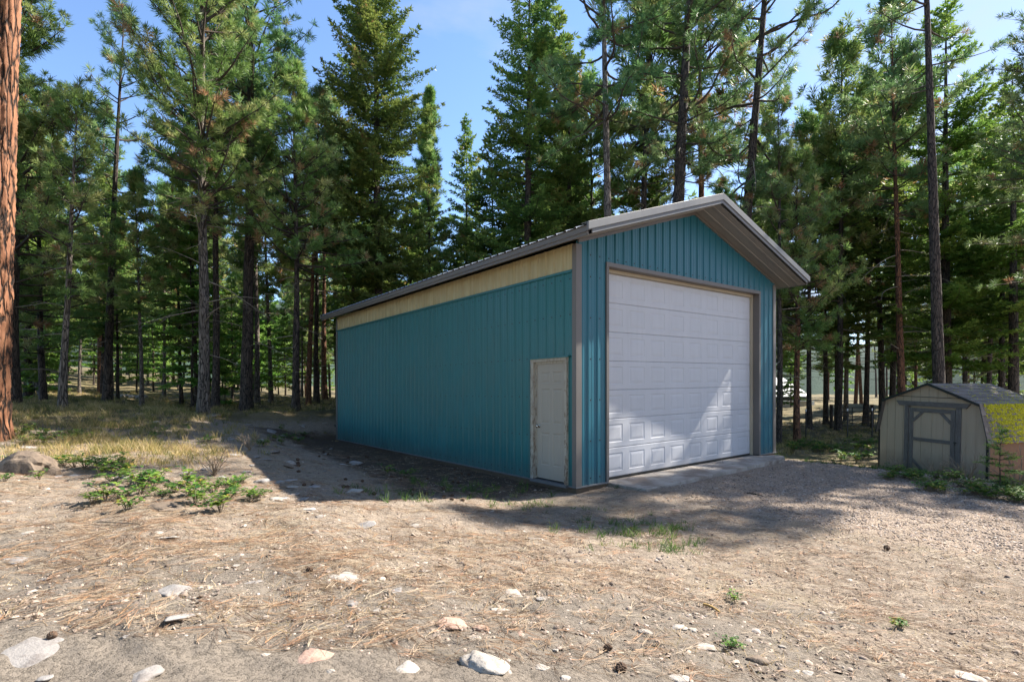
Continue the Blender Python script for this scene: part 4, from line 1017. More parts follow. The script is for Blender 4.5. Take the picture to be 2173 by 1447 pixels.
# ------------------------------------------------------------------ little barn shed
BW, BD, BE, BB, BP = 2.44, 1.9, .99, 1.74, 2.17          # width, depth, eave, break and peak heights
br = empty('barn_shed', (9.45, 13.7, -.40), -1.276, label='small tan gambrel-roofed barn shed with grey wood door and mossy shingles', cat='shed')
br.rotation_euler = (0, math.radians(1.3), -1.276)
EX = .15
prof = [(0, 0), (0, BE), (EX, BB), (BW / 2, BP), (BW - EX, BB), (BW, BE), (BW, 0)]
def ztop(x):
    x = min(x, BW - x)
    return BE + (BB - BE) * x / EX if x < EX else BB + (BP - BB) * (x - EX) / (BW / 2 - EX)
mb = MB(); x = 0; DR0, DR1, DRT = .75, 1.80, 1.63
def fronts(y, sgn, cut):
    xs = [0]; g = .2
    while g < BW - .02: xs += [g - .006, g - .003, g + .003, g + .006]; g += .2
    xs.append(BW); xs = sorted(set(xs + [EX, BW / 2, BW - EX, DR0, DR1]))
    for a, b in zip(xs, xs[1:]):
        m = (a + b) / 2; gr = any(abs(m - k * .2) < .0045 for k in range(1, 13)); dy = .007 if abs((m / .2) - round(m / .2)) * .2 < .0035 else 0
        z0 = DRT if cut and DR0 - .001 < m < DR1 + .001 else 0
        mb.add([(a, y + dy * sgn, z0), (b, y + dy * sgn, z0), (b, y + dy * sgn, ztop(b) - .01), (a, y + dy * sgn, ztop(a) - .01)], [(0, 1, 2, 3)])
fronts(0, 1, True); fronts(BD, -1, False)
mb.add([(0, 0, 0), (0, BD, 0), (0, BD, BE), (0, 0, BE)], [(0, 1, 2, 3)])
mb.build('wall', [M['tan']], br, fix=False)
mb = MB(); mb.box(BW - .02, BW + .002, .03, BD, 0, BE + .02); mb.build('side_panel', [M['brown']], br)
mb = MB(); mb.box(BW - .03, BW + .02, -.015, .03, 0, BE + .0); mb.build('corner_board', [M['black']], br)
mb = MB(); mb.box(-.02, .015, -.015, .03, 0, BE - .01); mb.build('corner_board', [M['black']], br)
mb = MB(); mb.box(.36, BW - .36, -.012, -.001, 1.845, 1.857); mb.build('gable_seam', [M['black']], br)
# door trim, leaf with its braces
mb = MB()
mb.box(DR0 - .10, DR0 - .005, -.03, -.001, .03, DRT); mb.build('door_jamb', [M['grey_wood']], br)
mb = MB(); mb.box(DR1 + .005, DR1 + .11, -.03, -.001, .0, DRT); mb.build('door_jamb', [M['grey_wood']], br)
mb = MB(); mb.prism([(DR0 - .22, DRT + .002), (DR1 + .22, DRT + .002), (DR1 + .30, DRT + .11), (DR0 - .30, DRT + .11)], 1, -.045, -.001); mb.build('door_header', [M['grey_wood_h']], br)
bd = empty('shed_door'); bd.parent = br
dz = lambda x: -.03 * (x - DR0)
mb = MB()
for a, b in ((DR0 + .01, DR0 + .272), (DR0 + .278, DR0 + .522), (DR0 + .528, DR0 + .772), (DR0 + .778, DR1 - .012)): mb.box(a, b, .004, .016, .05, DRT - .05)
mb.box(DR0, DR1, .03, .04, 0, DRT); mb.build('door_board', [M['tan']], bd)
for bx, mt in (((DR0 + .012, DR0 + .10, .05, DRT - .05), 'grey_wood'), ((DR1 - .11, DR1 - .012, .03, DRT - .05), 'grey_wood')):
    mb = MB(); mb.box(bx[0], bx[1], -.018, .0035, bx[2], bx[3]); mb.build('stile', [M[mt]], bd, bevel=.003)
for z0, z1 in ((DRT - .14, DRT - .05), (.80, .88)):
    mb = MB(); mb.box(DR0 + .101, DR1 - .111, -.020, .0035, z0, z1); mb.build('rail', [M['grey_wood_h']], bd, bevel=.003)
for a, b in (((DR0 + .09, -.008, DRT - .36), (DR0 + .33, -.008, DRT - .12)), ((DR1 - .33, -.008, DRT - .12), (DR1 - .10, -.008, DRT - .36)), ((DR0 + .09, -.008, .34), (DR0 + .36, -.008, .08))):
    mb = MB(); mb.beam(a, b, .02, .06, 0, (1, 0, 1)); mb.build('brace', [M['grey_wood']], bd)
mb = MB(); mb.box(DR1 - .03, DR1 + .04, -.036, -.031, .84, .87); mb.box(DR1 + .0, DR1 + .012, -.05, -.036, .80, .86); mb.build('latch', [M['black']], bd)
# roof: shingle courses on each of four slopes
def shingles(mb, x0, z0, x1, z1, rows, seed, vv):
    rg = random.Random(seed); L = math.hypot(x1 - x0, z1 - z0); dx, dz = (x1 - x0) / L, (z1 - z0) / L
    nx, nz = (dz, -dx) if dz * 1 > 0 and x1 < x0 else (-dz, dx)
    if nz < 0: nx, nz = -nx, -nz
    exp = L / rows
    for r in range(rows):
        y = -.09 + rg.uniform(-.08, 0)
        while y < BD + .09:
            w = rg.uniform(.13, .2); a, b = max(y, -.09), min(y + w - .006, BD + .09); y += w
            if b - a < .02: continue
            jit = rg.uniform(-.006, .008); s0 = r * exp + jit - .004; s1 = min(L + .01, s0 + exp * 1.35); t = .008 + rg.uniform(0, .005)
            P = []
            for s_, lift in ((s0, t + .011), (s1, .006)):
                for h in (lift - .010, lift): P.append((x0 + dx * s_ + nx * h, z0 + dz * s_ + nz * h))
            q = [(P[0][0], a, P[0][1]), (P[0][0], b, P[0][1]), (P[1][0], b, P[1][1]), (P[1][0], a, P[1][1]), (P[2][0], a, P[2][1]), (P[2][0], b, P[2][1]), (P[3][0], b, P[3][1]), (P[3][0], a, P[3][1])]
            mb.add(q, [(0, 1, 2, 3), (3, 2, 6, 7), (0, 3, 7, 4), (1, 5, 6, 2)]); c = rg.random(); vv += [c] * 8
ov = .07
for (xa, za, xb, zb, rows) in ((-ov * .25 - .02, BE - ov, EX, BB, 7), (EX, BB, BW / 2, BP, 7), (BW + ov * .25 + .02, BE - ov, BW - EX, BB, 7), (BW - EX, BB, BW / 2, BP, 7)):
    mb = MB(); vv = []
    mb.add([(xa, -.08, za), (xa, BD + .08, za), (xb, BD + .08, zb), (xb, -.08, zb)], [(0, 1, 2, 3)]); vv += [.2] * 4
    shingles(mb, xa, za, xb, zb, rows, int(xa * 100) + 7, vv)
    me = mb.mesh('roof', [M['shingle']], fix=False); a = me.attributes.new('var', 'FLOAT', 'POINT'); a.data.foreach_set('value', vv); rf = link('roof', me, br)
    if xa > BW:
        lower = rf
    if abs(xa - (BW - EX)) < 1e-6: upper = rf
for pts in (((-.05, BE - .09), (EX - .02, BB + .0), (BW / 2, BP + .01), (BW - EX + .02, BB), (BW + .05, BE - .09)),):
    for yy in (-.10, BD + .085):
        mb = MB()
        for (a, b), (c, d) in zip(pts, pts[1:]):
            mb.add([(a, yy, b - .045), (c, yy, d - .045), (c, yy, d + .012), (a, yy, b + .012), (a, yy + .016, b - .045), (c, yy + .016, d - .045), (c, yy + .016, d + .012), (a, yy + .016, b + .012)],
                   [(0, 1, 2, 3), (7, 6, 5, 4), (0, 4, 5, 1), (3, 2, 6, 7)])
        mb.build('rake_board', [M['black']], br)
def lumps(name, P, Nn, size, mat, parent, seed, flat=.55, **k):
    """many small irregular low-poly lumps in one mesh"""
    rng = np.random.default_rng(seed); m = len(P)
    base = np.array([(1, 0, 0), (.5, .87, 0), (-.5, .87, 0), (-1, 0, 0), (-.5, -.87, 0), (.5, -.87, 0), (.5, .28, .8), (-.45, .35, .85), (0, -.5, .8)], float)
    fc = np.array([(0, 1, 6), (1, 2, 7), (1, 7, 6), (2, 3, 7), (3, 4, 8), (3, 8, 7), (4, 5, 8), (5, 0, 6), (5, 6, 8), (6, 7, 8)])
    X, Y, Z = frames(np.asarray(Nn, float), rng); a = rng.uniform(0, 6.28, m); ca, sa = np.cos(a)[:, None], np.sin(a)[:, None]
    X2 = X * ca + Y * sa; Y2 = -X * sa + Y * ca
    B = base[None] * rng.uniform(.7, 1.3, (m, 9, 1)); st = rng.uniform(.65, 1.35, (m, 1))
    s_ = np.asarray(size)[:, None]
    V = np.asarray(P)[:, None] + (B[..., 0] * s_ * st)[..., None] * X2[:, None] + (B[..., 1] * s_)[..., None] * Y2[:, None] + (B[..., 2] * s_ * flat)[..., None] * Z[:, None]
    F = (fc[None] + (np.arange(m) * 9)[:, None, None]).reshape(-1, 3)
    me = np_mesh(name, V.reshape(-1, 3), F, mat, {'var': np.repeat(rng.random(m), 9)}); return link(name, me, parent, **k)
rg = random.Random(9); P = []; Sz = []; NN = []
for _ in range(12000):
    y = rg.uniform(.05, BD + .06); s_ = rg.random(); xa, za, xb, zb = BW + .03, BE - .07, BW - EX, BB
    dens = min(1, max(0, (y - .32 + .25 * math.sin(s_ * 9 + y * 4)) * 1.6)); dens = max(dens, .9 * max(0, 1 - abs(s_ - .93) * 7) * (y > .12))
    if rg.random() > dens * (.55 + .6 * math.sin(y * 23 + s_ * 31) * math.sin(y * 11 - s_ * 17)) + .12 or (s_ * 7 + .22 * math.sin(y * 17) + .15 * math.sin(y * 41)) % 1 < .14 + .12 * math.sin(y * 9): continue
    P.append((xa + (xb - xa) * s_ + .016, y, za + (zb - za) * s_)); NN.append((.97, 0, .22)); Sz.append(rg.uniform(.010, .026))
lumps('moss', P, NN, Sz, M['moss'], lower, 4, .8)
P = []; Sz = []; NN = []
for _ in range(1600):
    y = rg.uniform(.1, BD + .06); s_ = rg.random() ** 1.7
    if rg.random() > (.15 + .5 * (y / BD)) * (1 - .6 * s_): continue
    xa, za, xb, zb = BW - EX, BB, BW / 2, BP
    P.append((xa + (xb - xa) * s_, y, za + (zb - za) * s_ + .015)); NN.append((.4, 0, .92)); Sz.append(rg.uniform(.006, .018))
lumps('moss', P, NN, Sz, M['moss'], upper, 5, .6)

# ------------------------------------------------------------------ fence, gate and house beyond
def wire_fence():
    f = empty('wire_fence', (0, 0, 0), label='sagging wire mesh fence with thin steel posts between the shop and the barn shed', cat='fence')
    pts = []
    for px in (1560, 1712, 1790, 1862): x, y = at(px, 22); pts.append((x, y + .4 * math.sin(px), gz(x, y)))
    mb = MB()
    for (a, b) in zip(pts, pts[1:]):
        for k in range(7):
            z = .08 + k * .15; m = ((a[0] + b[0]) / 2, (a[1] + b[1]) / 2, (a[2] + b[2]) / 2 + z - .03)
            mb.tube([(a[0], a[1], a[2] + z), m, (b[0], b[1], b[2] + z)], [.004] * 3, 3, 0, False)
        n = int(math.dist(a[:2], b[:2]) / .16)
        for i in range(1, n):
            t = i / n; q = [a[j] + (b[j] - a[j]) * t for j in range(3)]; mb.tube([(q[0], q[1], q[2] + .06), (q[0], q[1], q[2] + .98)], [.003] * 2, 3, 0, False)
    mb.build('wire_mesh', [M['knob']], f, fix=False)
    for p in pts:
        mb = MB(); mb.box(p[0] - .018, p[0] + .018, p[1] - .018, p[1] + .018, p[2] - .2, p[2] + 1.12); mb.box(p[0] - .019, p[0] + .019, p[1] - .019, p[1] + .019, p[2] + 1.12, p[2] + 1.22, 1)
        mb.build('post', [M['black'], M['house_white']], f)
wire_fence()
def tube_gate():
    x0, y0 = at(1772, 28); x1, y1 = at(1845, 28); z = gz((x0 + x1) / 2, 28) + .05
    g = empty('metal_gate', (x0, y0, z), label='dark tubular metal gate standing among the trunks beyond the wire fence', cat='gate'); w = x1 - x0
    for k, zz in enumerate((.0, .16, .32, .5, .72, .95)):
        mb = MB(); mb.tube([(0, 0, zz + .1), (w, 0, zz + .1)], [.022] * 2, 8); mb.build('rail', [M['black']], g)
    for xx in (0, w * .5, w):
        mb = MB(); mb.tube([(xx, 0.0, .08), (xx, .0, 1.07)], [.021] * 2, 8); mb.build('upright', [M['black']], g)
    p = MB(); p.tube([(0, 0, -.4), (0, 0, .6), (0, 0, 1.2)], [.09, .085, .08], 10)
    for xx in (-.18, w + .16):
        o = p.build('gate_post', [M['bark_dark']], g); o.location = (xx, .03, 0)
tube_gate()
def log(name, a, b, r, mat, sag, **k):
    a = Vector(a); b = Vector(b); mb = MB(); n = 12; rg = random.Random(int(a.x * 100)); pts = []; rad = []
    for i in range(n + 1):
        t = i / n; p = a.lerp(b, t) - a; p.z += math.sin(t * math.pi) * sag; pts.append(p); rad.append(r * (1 - .45 * t) * rg.uniform(.92, 1.08))
    mb.tube(pts, rad, 10); o = mb.build(name, [mat], None, smooth=False, **k); o.location = a; return o
def gp(px, py, dz=0): x, y = ray(px, py); return (x, y, gz(x, y) + dz)
xa, ya = at(94, 24); xb, yb = at(38, 25)
log('leaning_log', (xa, ya, gz(xa, ya) - .1), (xb, yb, CAM_Z + (HY - 768) / F_PX * 25), .15, M['bark_grey'], .25, label='curved grey dead trunk leaning over in the grass at far left', cat='log')
def house():
    d = 57; X0 = (1600 - CX) / F_PX * d; X1 = (1714 - CX) / F_PX * d; zb = CAM_Z + (HY - 874) / F_PX * d
    h = empty('house', (X0, d, zb), label='far white-roofed house with dark red wall seen between the trunks right of the shop', cat='house')
    w = X1 - X0
    mb = MB(); mb.box(0, w, 0, 5, -1, 1.12); mb.build('wall', [M['house_tan']], h)
    mb = MB(); mb.box(-.1, w + .1, -.1, .1, 1.12, 1.24); mb.build('trim', [M['house_white']], h)
    mb = MB(); mb.box(.1, w - .1, .12, 4.8, 1.24, 1.60); mb.build('window_band', [M['black']], h)
    mb = MB(); mb.add([(-.5, -.35, 1.60), (w + .2, -.35, 1.60), (w + .2, 5.25, 1.60), (-.5, 5.25, 1.60), (-.5, 2.4, 3.75), (w - 1.5, 2.4, 3.75), (-.5, -.35, 1.72), (w + .2, -.35, 1.72), (w + .2, 5.25, 1.72), (-.5, 5.25, 1.72)], [(0, 1, 2, 3), (0, 1, 7, 6), (1, 2, 8, 7), (2, 3, 9, 8), (3, 0, 6, 9), (6, 7, 5, 4), (7, 8, 5), (8, 9, 4, 5), (9, 6, 4)]); mb.build('roof', [M['house_white']], h)
    mb = MB(); mb.box(w - 3.2, w - 1.1, 5.3, 8, 0, 4.7); mb.build('upper_wall', [M['house_red']], h)
    mb = MB(); mb.box(w - 3.6, w - .8, 5.0, 8.3, 4.7, 4.9); mb.build('upper_roof', [M['house_white']], h)
    mb = MB(); mb.box(w + .12, w + .62, -.2, -.1, -.05, 1.2); mb.build('white_panel', [M['house_white']], h)
house()

# ------------------------------------------------------------------ stones
from mathutils import noise as mnoise
import bmesh
def rock_mesh(seed, sx, sy, sz, rough=.35, facet=.0, sub=3):
    bm = bmesh.new(); bmesh.ops.create_icosphere(bm, subdivisions=sub, radius=1); off = Vector((seed * 3.1, seed * 7.7, seed))
    rg = random.Random(seed); planes = [(Vector((rg.uniform(-1, 1), rg.uniform(-1, 1), rg.uniform(-.3, 1))).normalized(), rg.uniform(.55, .85)) for _ in range(7)]
    for v in bm.verts:
        d = 1 + rough * mnoise.noise(v.co * 1.1 + off) + rough * .4 * mnoise.noise(v.co * 3 + off) + rough * .15 * mnoise.noise(v.co * 8 + off)
        c = v.co * d
        for pn, pd in planes:
            k = c.dot(pn) - pd
            if k > 0: c -= pn * k * .85
        v.co = Vector((c.x * sx, c.y * sy, c.z * sz))
    me = bpy.data.meshes.new('stone'); bm.to_mesh(me); bm.free()
    me.polygons.foreach_set('use_smooth', [sub < 4] * len(me.polygons)); return me
def stone(px, py, wpx, hpx, mat, seed, rz=0, sink=.35, label=None, group=None, depth=1.0, cat='rock'):
    x, y = ray(px, py); w = wpx / F_PX * y
    vis = hpx / F_PX * y
    # a low stone seen at a slant: split the visible height between height and depth
    el = (CAM_Z - gz(x, y)) / y; sy = min(w * .55 * depth, vis / (el + .25)); w *= 1.15; sy = min(w * .8 * depth, vis / (el * .75 + .1)); sz = max(.010, min(vis * .34, w * .17)) if hpx < 50 or wpx < 100 else vis * .62; sy = sy if hpx < 50 or wpx < 100 else w * .6
    me = rock_mesh(seed, w / 2, sy / 2 * 1.2, sz, .4, sub=4 if wpx > 85 and hpx < 90 and seed in (1, 2) else 3); me.materials.append(M[mat])
    o = bpy.data.objects.new('stone', me); COL.objects.link(o); o.location = (x, y + sy * .2, gz(x, y) + sz * (.10 - sink)); e_ = .15; o.rotation_euler = (math.atan2(gz(x, y + e_) - gz(x, y - e_), 2 * e_), -math.atan2(gz(x + e_, y) - gz(x - e_, y), 2 * e_), rz)
    tag(o, label, cat, group); return o
HERO = [
 (40, 1000, 125, 72, 'rock_brown', 1, -.3, .0, 'big rounded boulder with broken brown face at the left edge', 1.4),
 (349, 1078, 92, 26, 'rock_brown', 2, .1, .1, 'flat reddish-brown rock lying among the bright green leaves', 1),
 (66, 1392, 165, 46, 'rock_grey', 3, .15, .55, 'wide flat grey slab half buried at the bottom left corner', 2.4),
 (736, 1232, 78, 24, 'rock_white', 4, .1, .3, 'oval white stone with a dark hollow left of the middle foreground', 1),
 (1030, 1414, 82, 56, 'rock_white', 5, .7, .3, 'largest bright white stone at the bottom middle', 1.6),
 (1009, 1406, 32, 20, 'rock_grey', 6, 0, .1, 'round grey cobble touching the largest white stone', 1),
 (858, 1430, 52, 50, 'rock_white', 7, -.6, .3, 'bright white stone left of the largest one at the bottom edge', 1.6),
 (955, 1326, 66, 20, 'rock_pink', 8, -.1, .3, 'long pinkish stone above the largest white one', 1),
 (660, 1398, 70, 30, 'rock_pink', 9, .1, .45, 'pale pinkish half-buried stone at the bottom left of centre', 1.5),
 (1092, 1262, 42, 28, 'rock_white', 10, -.5, .3, 'white wedge-shaped stone in the middle foreground', 1),
 (1610, 1404, 42, 24, 'rock_brown', 11, -.3, .0, 'dark grey-brown stone lying on the drive at lower right', 1),
 (2058, 1440, 56, 30, 'rock_white', 12, .1, .2, 'whitish rounded stone at the bottom right corner', 1.2),
 (355, 1258, 66, 36, 'rock_grey', 13, .5, .45, 'flat grey stone in the needle litter at left', 1.8),
 (290, 1440, 60, 36, 'rock_grey', 14, .3, .3, 'pale grey stone cut by the bottom edge at left', 1.4),
 (264, 1013, 38, 24, 'rock_grey', 15, .2, .1, 'rounded grey rock beside the dark green leaf patch', 1.2),
 (437, 998, 30, 24, 'rock_grey', 16, -.2, .1, 'upright pale stone near the dry stalks on the slope', 1.2),
 (616, 982, 22, 16, 'rock_white', 17, 0, .1, 'small white rock in the shop\'s shadow on the slope', 1.2),
 (1498, 1374, 44, 16, 'rock_white', 18, .1, .3, 'broken white stone on the drive near a small green weed', 1),
 (25, 1190, 58, 14, 'rock_grey', 19, .1, .2, 'thin flat stone at the left edge of the foreground', 1.2),
 (440, 882, 42, 14, 'rock_grey', 20, .1, .1, 'low grey rock at the top of the bank beside the sunlit grey pine', 1.2)]
for px, py, w, h, m, sd, rz, sk, lb, dp in HERO: stone(px, py, w, h, m, sd, rz, sk, lb, None, dp)
SMALL = [(110, 1362, 50, 10, 'g'), (390, 1307, 90, 12, 'g'), (360, 1140, 32, 10, 'w'), (528, 1238, 42, 10, 'g'), (557, 1310, 32, 12, 'w'), (1017, 1335, 36, 16, 'p'), (1007, 1357, 28, 14, 'w'), (1060, 1295, 42, 8, 'w'),
 (1152, 1418, 28, 18, 'w'), (1102, 1349, 24, 12, 'p'), (1088, 1322, 16, 10, 'p'), (797, 1297, 20, 7, 'w'), (747, 1285, 36, 20, 'g'), (952, 1259, 26, 10, 'w'), (942, 1235, 26, 8, 'g'), (838, 1255, 44, 9, 'g'), (1438, 1443, 52, 18, 'w'),
 (1371, 1342, 28, 13, 'w'), (1438, 1333, 30, 14, 'w'), (1152, 1269, 30, 10, 'w'), (1288, 1216, 17, 7, 'w'), (840, 1210, 15, 9, 'w'), (897, 1212, 22, 7, 'w'), (770, 1119, 52, 13, 'g'), (881, 1116, 24, 10, 'w'), (1138, 1145, 42, 5, 'w'),
 (1435, 1083, 30, 8, 'p'), (1448, 1332, 30, 9, 'w'), (1473, 1338, 22, 12, 'w'), (1717, 1430, 22, 13, 'w'), (1597, 1299, 22, 9, 'g'), (1921, 1442, 48, 12, 'w'), (55, 1130, 22, 10, 'w'), (12, 1066, 26, 10, 'w'), (388, 1004, 24, 9, 'w'),
 (235, 1027, 26, 9, 'g'), (152, 1010, 24, 10, 'g'), (120, 1012, 16, 9, 'g'), (620, 1034, 26, 12, 'w'), (640, 1060, 30, 10, 'g'), (560, 975, 20, 9, 'g'), (575, 960, 28, 10, 'g'), (505, 922, 18, 8, 'g'), (650, 1082, 34, 9, 'w'), (590, 1060, 34, 12, 'w'),
 (610, 1020, 34, 8, 'g'), (680, 1095, 22, 7, 'w'), (480, 920, 20, 8, 'g'), (215, 893, 20, 8, 'g'), (265, 930, 26, 11, 'g'), (55, 950, 34, 12, 'w'), (330, 895, 18, 6, 'w'), (640, 905, 14, 7, 'w'), (690, 900, 12, 6, 'w'), (600, 925, 16, 8, 'g'),
 (180, 1295, 16, 6, 'w'), (90, 1230, 26, 7, 'g'), (220, 1180, 30, 8, 'w'), (330, 1130, 20, 6, 'w'), (500, 1200, 18, 6, 'w'), (560, 1390, 20, 8, 'w'), (620, 1300, 16, 7, 'w'), (90, 1440, 40, 12, 'g'), (270, 1350, 22, 7, 'g'), (700, 1360, 14, 8, 'w'),
 (950, 1372, 14, 10, 'w'), (1080, 1425, 16, 6, 'w'), (1180, 1380, 12, 6, 'w'), (1250, 1300, 14, 6, 'w'), (1330, 1410, 18, 8, 'w'), (1560, 1350, 14, 6, 'w'), (1660, 1372, 14, 6, 'w'), (1770, 1300, 12, 5, 'g'), (700, 1425, 16, 12, 'w'), (1200, 1440, 22, 10, 'w')]
mm = {'w': 'rock_white', 'g': 'rock_grey', 'p': 'rock_pink'}
for i, (px, py, w, h, c) in enumerate(SMALL):
    stone(px, py, w, h, mm[c], 40 + i, (i * 1.3) % 3, .25, {'w': 'small pale stone half buried in the bare ground', 'g': 'small grey stone half buried in the bare ground', 'p': 'small pinkish stone half buried in the bare ground'}[c],
          {'w': 'small pale stones', 'g': 'small grey stones', 'p': 'small pinkish stones'}[c] + ' scattered over the ground', 1.2)
RS = random.Random(31)
for i in range(60):
    px = RS.uniform(420, 760); py = RS.uniform(890, 1085)
    x, y = ray(px, py); u_, v_ = uv_of(x, y)
    if u_ > -.5 and v_ > -.3: continue
    w = RS.choice((9, 12, 15, 20, 28)) * RS.uniform(.8, 1.2)
    stone(px, py, w, w * RS.uniform(.35, .6), RS.choice(('rock_grey', 'rock_grey', 'rock_white', 'rock_brown')), 300 + i, RS.uniform(0, 3), .2, 'small rough stone lying on the slope beside the shop', 'stones on the slope beside the shop', 1.2)
for i in range(16):
    px = 238 + i * 4.6 + (i % 3) * 3; x, y = at(px, 26.5 + (i % 4) * .3)
    me = rock_mesh(200 + i, .16, .14, .12, .4, sub=2); me.materials.append(M['rock_white']); o = link('stone', me, label='white rock in the low pile beyond the grass at left', cat='rock', group='pile of white rocks beyond the grass')
    o.location = (x, y, gz(x, y) + .05)

# ------------------------------------------------------------------ ground cover
RN = np.random.default_rng(12)
def sample(n, x0, x1, y0, y1, dens, near=True):
    """random ground points; dens(x, y) in 0..1; more of them close by"""
    if near: y = y0 * (y1 / y0) ** RN.random(n * 3)
    else: y = RN.uniform(y0, y1, n * 3)
    lo, hi = x0, x1
    x = RN.uniform(-1.02, 1.02, n * 3) * y
    k = (x > lo) & (x < hi) & (RN.random(n * 3) < dens(x, y)); x, y = x[k][:n], y[k][:n]
    return x, y, ground_z(x, y)
def footprint(x, y):
    u, v = uv_of(x, y); return ((u > -.03) & (u < 6.8) & (v > -.02) & (v < 11.6)) | ((u > .7) & (u < 6.4) & (v > -.75) & (v <= 0))
def shed_fp(x, y):
    dx, dy = x - 9.45, y - 13.7; c, s_ = math.cos(-1.276), math.sin(-1.276); a, b = dx * c + dy * s_, -dx * s_ + dy * c
    return (a > -.05) & (a < 2.5) & (b > -.05) & (b < 2.0)
def free(x, y): return (~footprint(x, y)) & (~shed_fp(x, y))
def blades(name, x, y, z, h, w, lean, mat, var, seed, curve=.5, **k):
    rng = np.random.default_rng(seed); m = len(x); a = rng.uniform(0, 6.28, m); ln = lean * rng.uniform(.2, 1.5, m)
    d = np.stack([np.cos(a) * ln, np.sin(a) * ln, np.ones(m)], 1); d /= np.linalg.norm(d, axis=1, keepdims=True)
    b = rng.uniform(0, 6.28, m); s_ = np.stack([np.cos(b), np.sin(b), np.zeros(m)], 1); P = np.stack([x, y, z - .01], 1); hh = h[:, None]; ww = w[:, None] / 2
    mid = P + d * hh * .55; tip = P + d * hh * .8 + np.stack([np.cos(a) * ln, np.sin(a) * ln, np.zeros(m)], 1) * hh * curve + np.array([0, 0, .12]) * hh
    V = np.stack([P - s_ * ww, P + s_ * ww, mid + s_ * ww * .8, mid - s_ * ww * .8, tip + s_ * .0006, tip - s_ * .0006], 1)
    i = (np.arange(m) * 6)[:, None]; F = np.concatenate([i + np.array([0, 1, 2, 3]), i + np.array([3, 2, 4, 5])])
    return link(name, np_mesh(name, V.reshape(-1, 3), F, mat, {'var': np.repeat(np.clip(var, 0, 1), 6)}), **k)
def clump(n, cx, cy, r, per):
    a = RN.uniform(0, 6.28, (len(cx), per)); q = r[:, None] * np.sqrt(RN.random((len(cx), per))); return (cx[:, None] + np.cos(a) * q).ravel(), (cy[:, None] + np.sin(a) * q).ravel()
def patch(px, py, rx, ry): x, y = ray(px, py); return x, y, rx / F_PX * y, ry
def near_any(x, y, L):
    d = np.zeros(len(x))
    for (cx, cy, rx, ry) in L: d = np.maximum(d, np.exp(-(((x - cx) / rx) ** 2 + ((y - cy) / ry) ** 2)))
    return d
# tall dry grass on the left rise and under the trees
DG = [patch(270, 955, 130, .9), patch(390, 962, 90, .8), patch(200, 935, 90, 1.0), patch(310, 972, 80, .5), patch(100, 905, 90, 1), patch(590, 865, 60, 1.0), patch(470, 880, 60, 1.0), patch(690, 858, 50, 2), patch(20, 930, 40, 1)]
def d_dry(x, y):
    u, v = uv_of(x, y); q = -u
    g = sstep(10.2, 14.2, y - .05 * x + .5 * wob(x * 1.5, y * 1.5)) * sstep(2.6, 4.8, q + .3 * wob(x, y)) * (1 - .88 * np.exp(-((q - 4) ** 2 / 5 + (v - 5) ** 2 / 9)))
    g = np.maximum(g, sstep(12, 15, v) * .7 * (1 - sstep(6, 9, u))); g = np.maximum(g, near_any(x, y, DG))
    g = np.maximum(g, .7 * sstep(7.0, 8, u) * sstep(.5, 2.5, v) * (1 - .6 * sstep(3, 5, v))); g = np.maximum(g, .25 * sstep(16, 20, y))
    return g * free(x, y) * (.35 + .65 * (wob(x * 1.7 + 3, y * 1.7) > -.25))
cx_, cy_, cz_ = sample(9500, -40, 30, 5.5, 34, d_dry)
X, Y = clump(0, cx_, cy_, RN.uniform(.03, .16, len(cx_)), 16)
h = np.repeat(RN.uniform(.07, .30, len(cx_)) * (.6 + .4 * sstep(-.5, .6, wob(cx_ * 1.3, cy_ * 1.3))), 16) * RN.uniform(.6, 1.2, len(X)); vv = np.repeat(np.clip(RN.normal(.42, .25, len(cx_)) + .15 * wob(cx_ * .8, cy_ * .8 + 2), 0, 1), 16) + RN.normal(0, .1, len(X))
blades('dry_grass', X, Y, ground_z(X, Y), h, .0035 + .00035 * Y, .55, M['dry_grass'], vv, 3, kind='stuff')
# greener low grass: beside the shop, along the verge, in tufts on the drive
GG = [patch(840, 1055, 70, .35), patch(980, 1035, 90, .5), patch(1120, 1075, 90, .3), patch(1330, 1140, 90, .35), patch(1250, 1110, 40, .15), patch(1400, 1130, 60, .4), patch(1330, 1035, 40, .15), patch(1560, 1275, 26, .12), patch(1440, 1165, 40, .3)]
def d_green(x, y):
    u, v = uv_of(x, y)
    e = near_any(x, y, GG) ** .7 * .8
    vg = np.exp(-((y - (13.0 - .36 * np.maximum(x - 6.5, 0))) ** 2) / .5) * sstep(6.2, 7.2, x)
    return np.maximum(e, np.maximum(vg, .10 * sstep(10, 14, y) * sstep(3, 5, -u))) * free(x, y)
cx_, cy_, cz_ = sample(3300, -25, 25, 4.2, 22, d_green)
X, Y = clump(0, cx_, cy_, RN.uniform(.02, .09, len(cx_)), 14)
h = np.repeat(RN.uniform(.04, .17, len(cx_)), 14) * RN.uniform(.6, 1.2, len(X)); vv = np.repeat(np.clip(RN.normal(.55, .22, len(cx_)), 0, 1), 14)
blades('green_grass', X, Y, ground_z(X, Y), h, .004 + .0004 * Y, .7, M['green_grass'], vv, 4, kind='stuff')
# short thin dry blades lying in the needle litter
x, y, z = sample(9000, -9, 9, 2.9, 10, lambda x, y: free(x, y) * (1 - zone_gravel(x, y)) * .5 * (wob(x * 2, y * 2) > -.1))
blades('short_dry_grass', x, y, z, RN.uniform(.02, .07, len(x)), np.full(len(x), .003), 2.2, M['dry_grass'], RN.normal(.65, .2, len(x)), 5, kind='stuff')
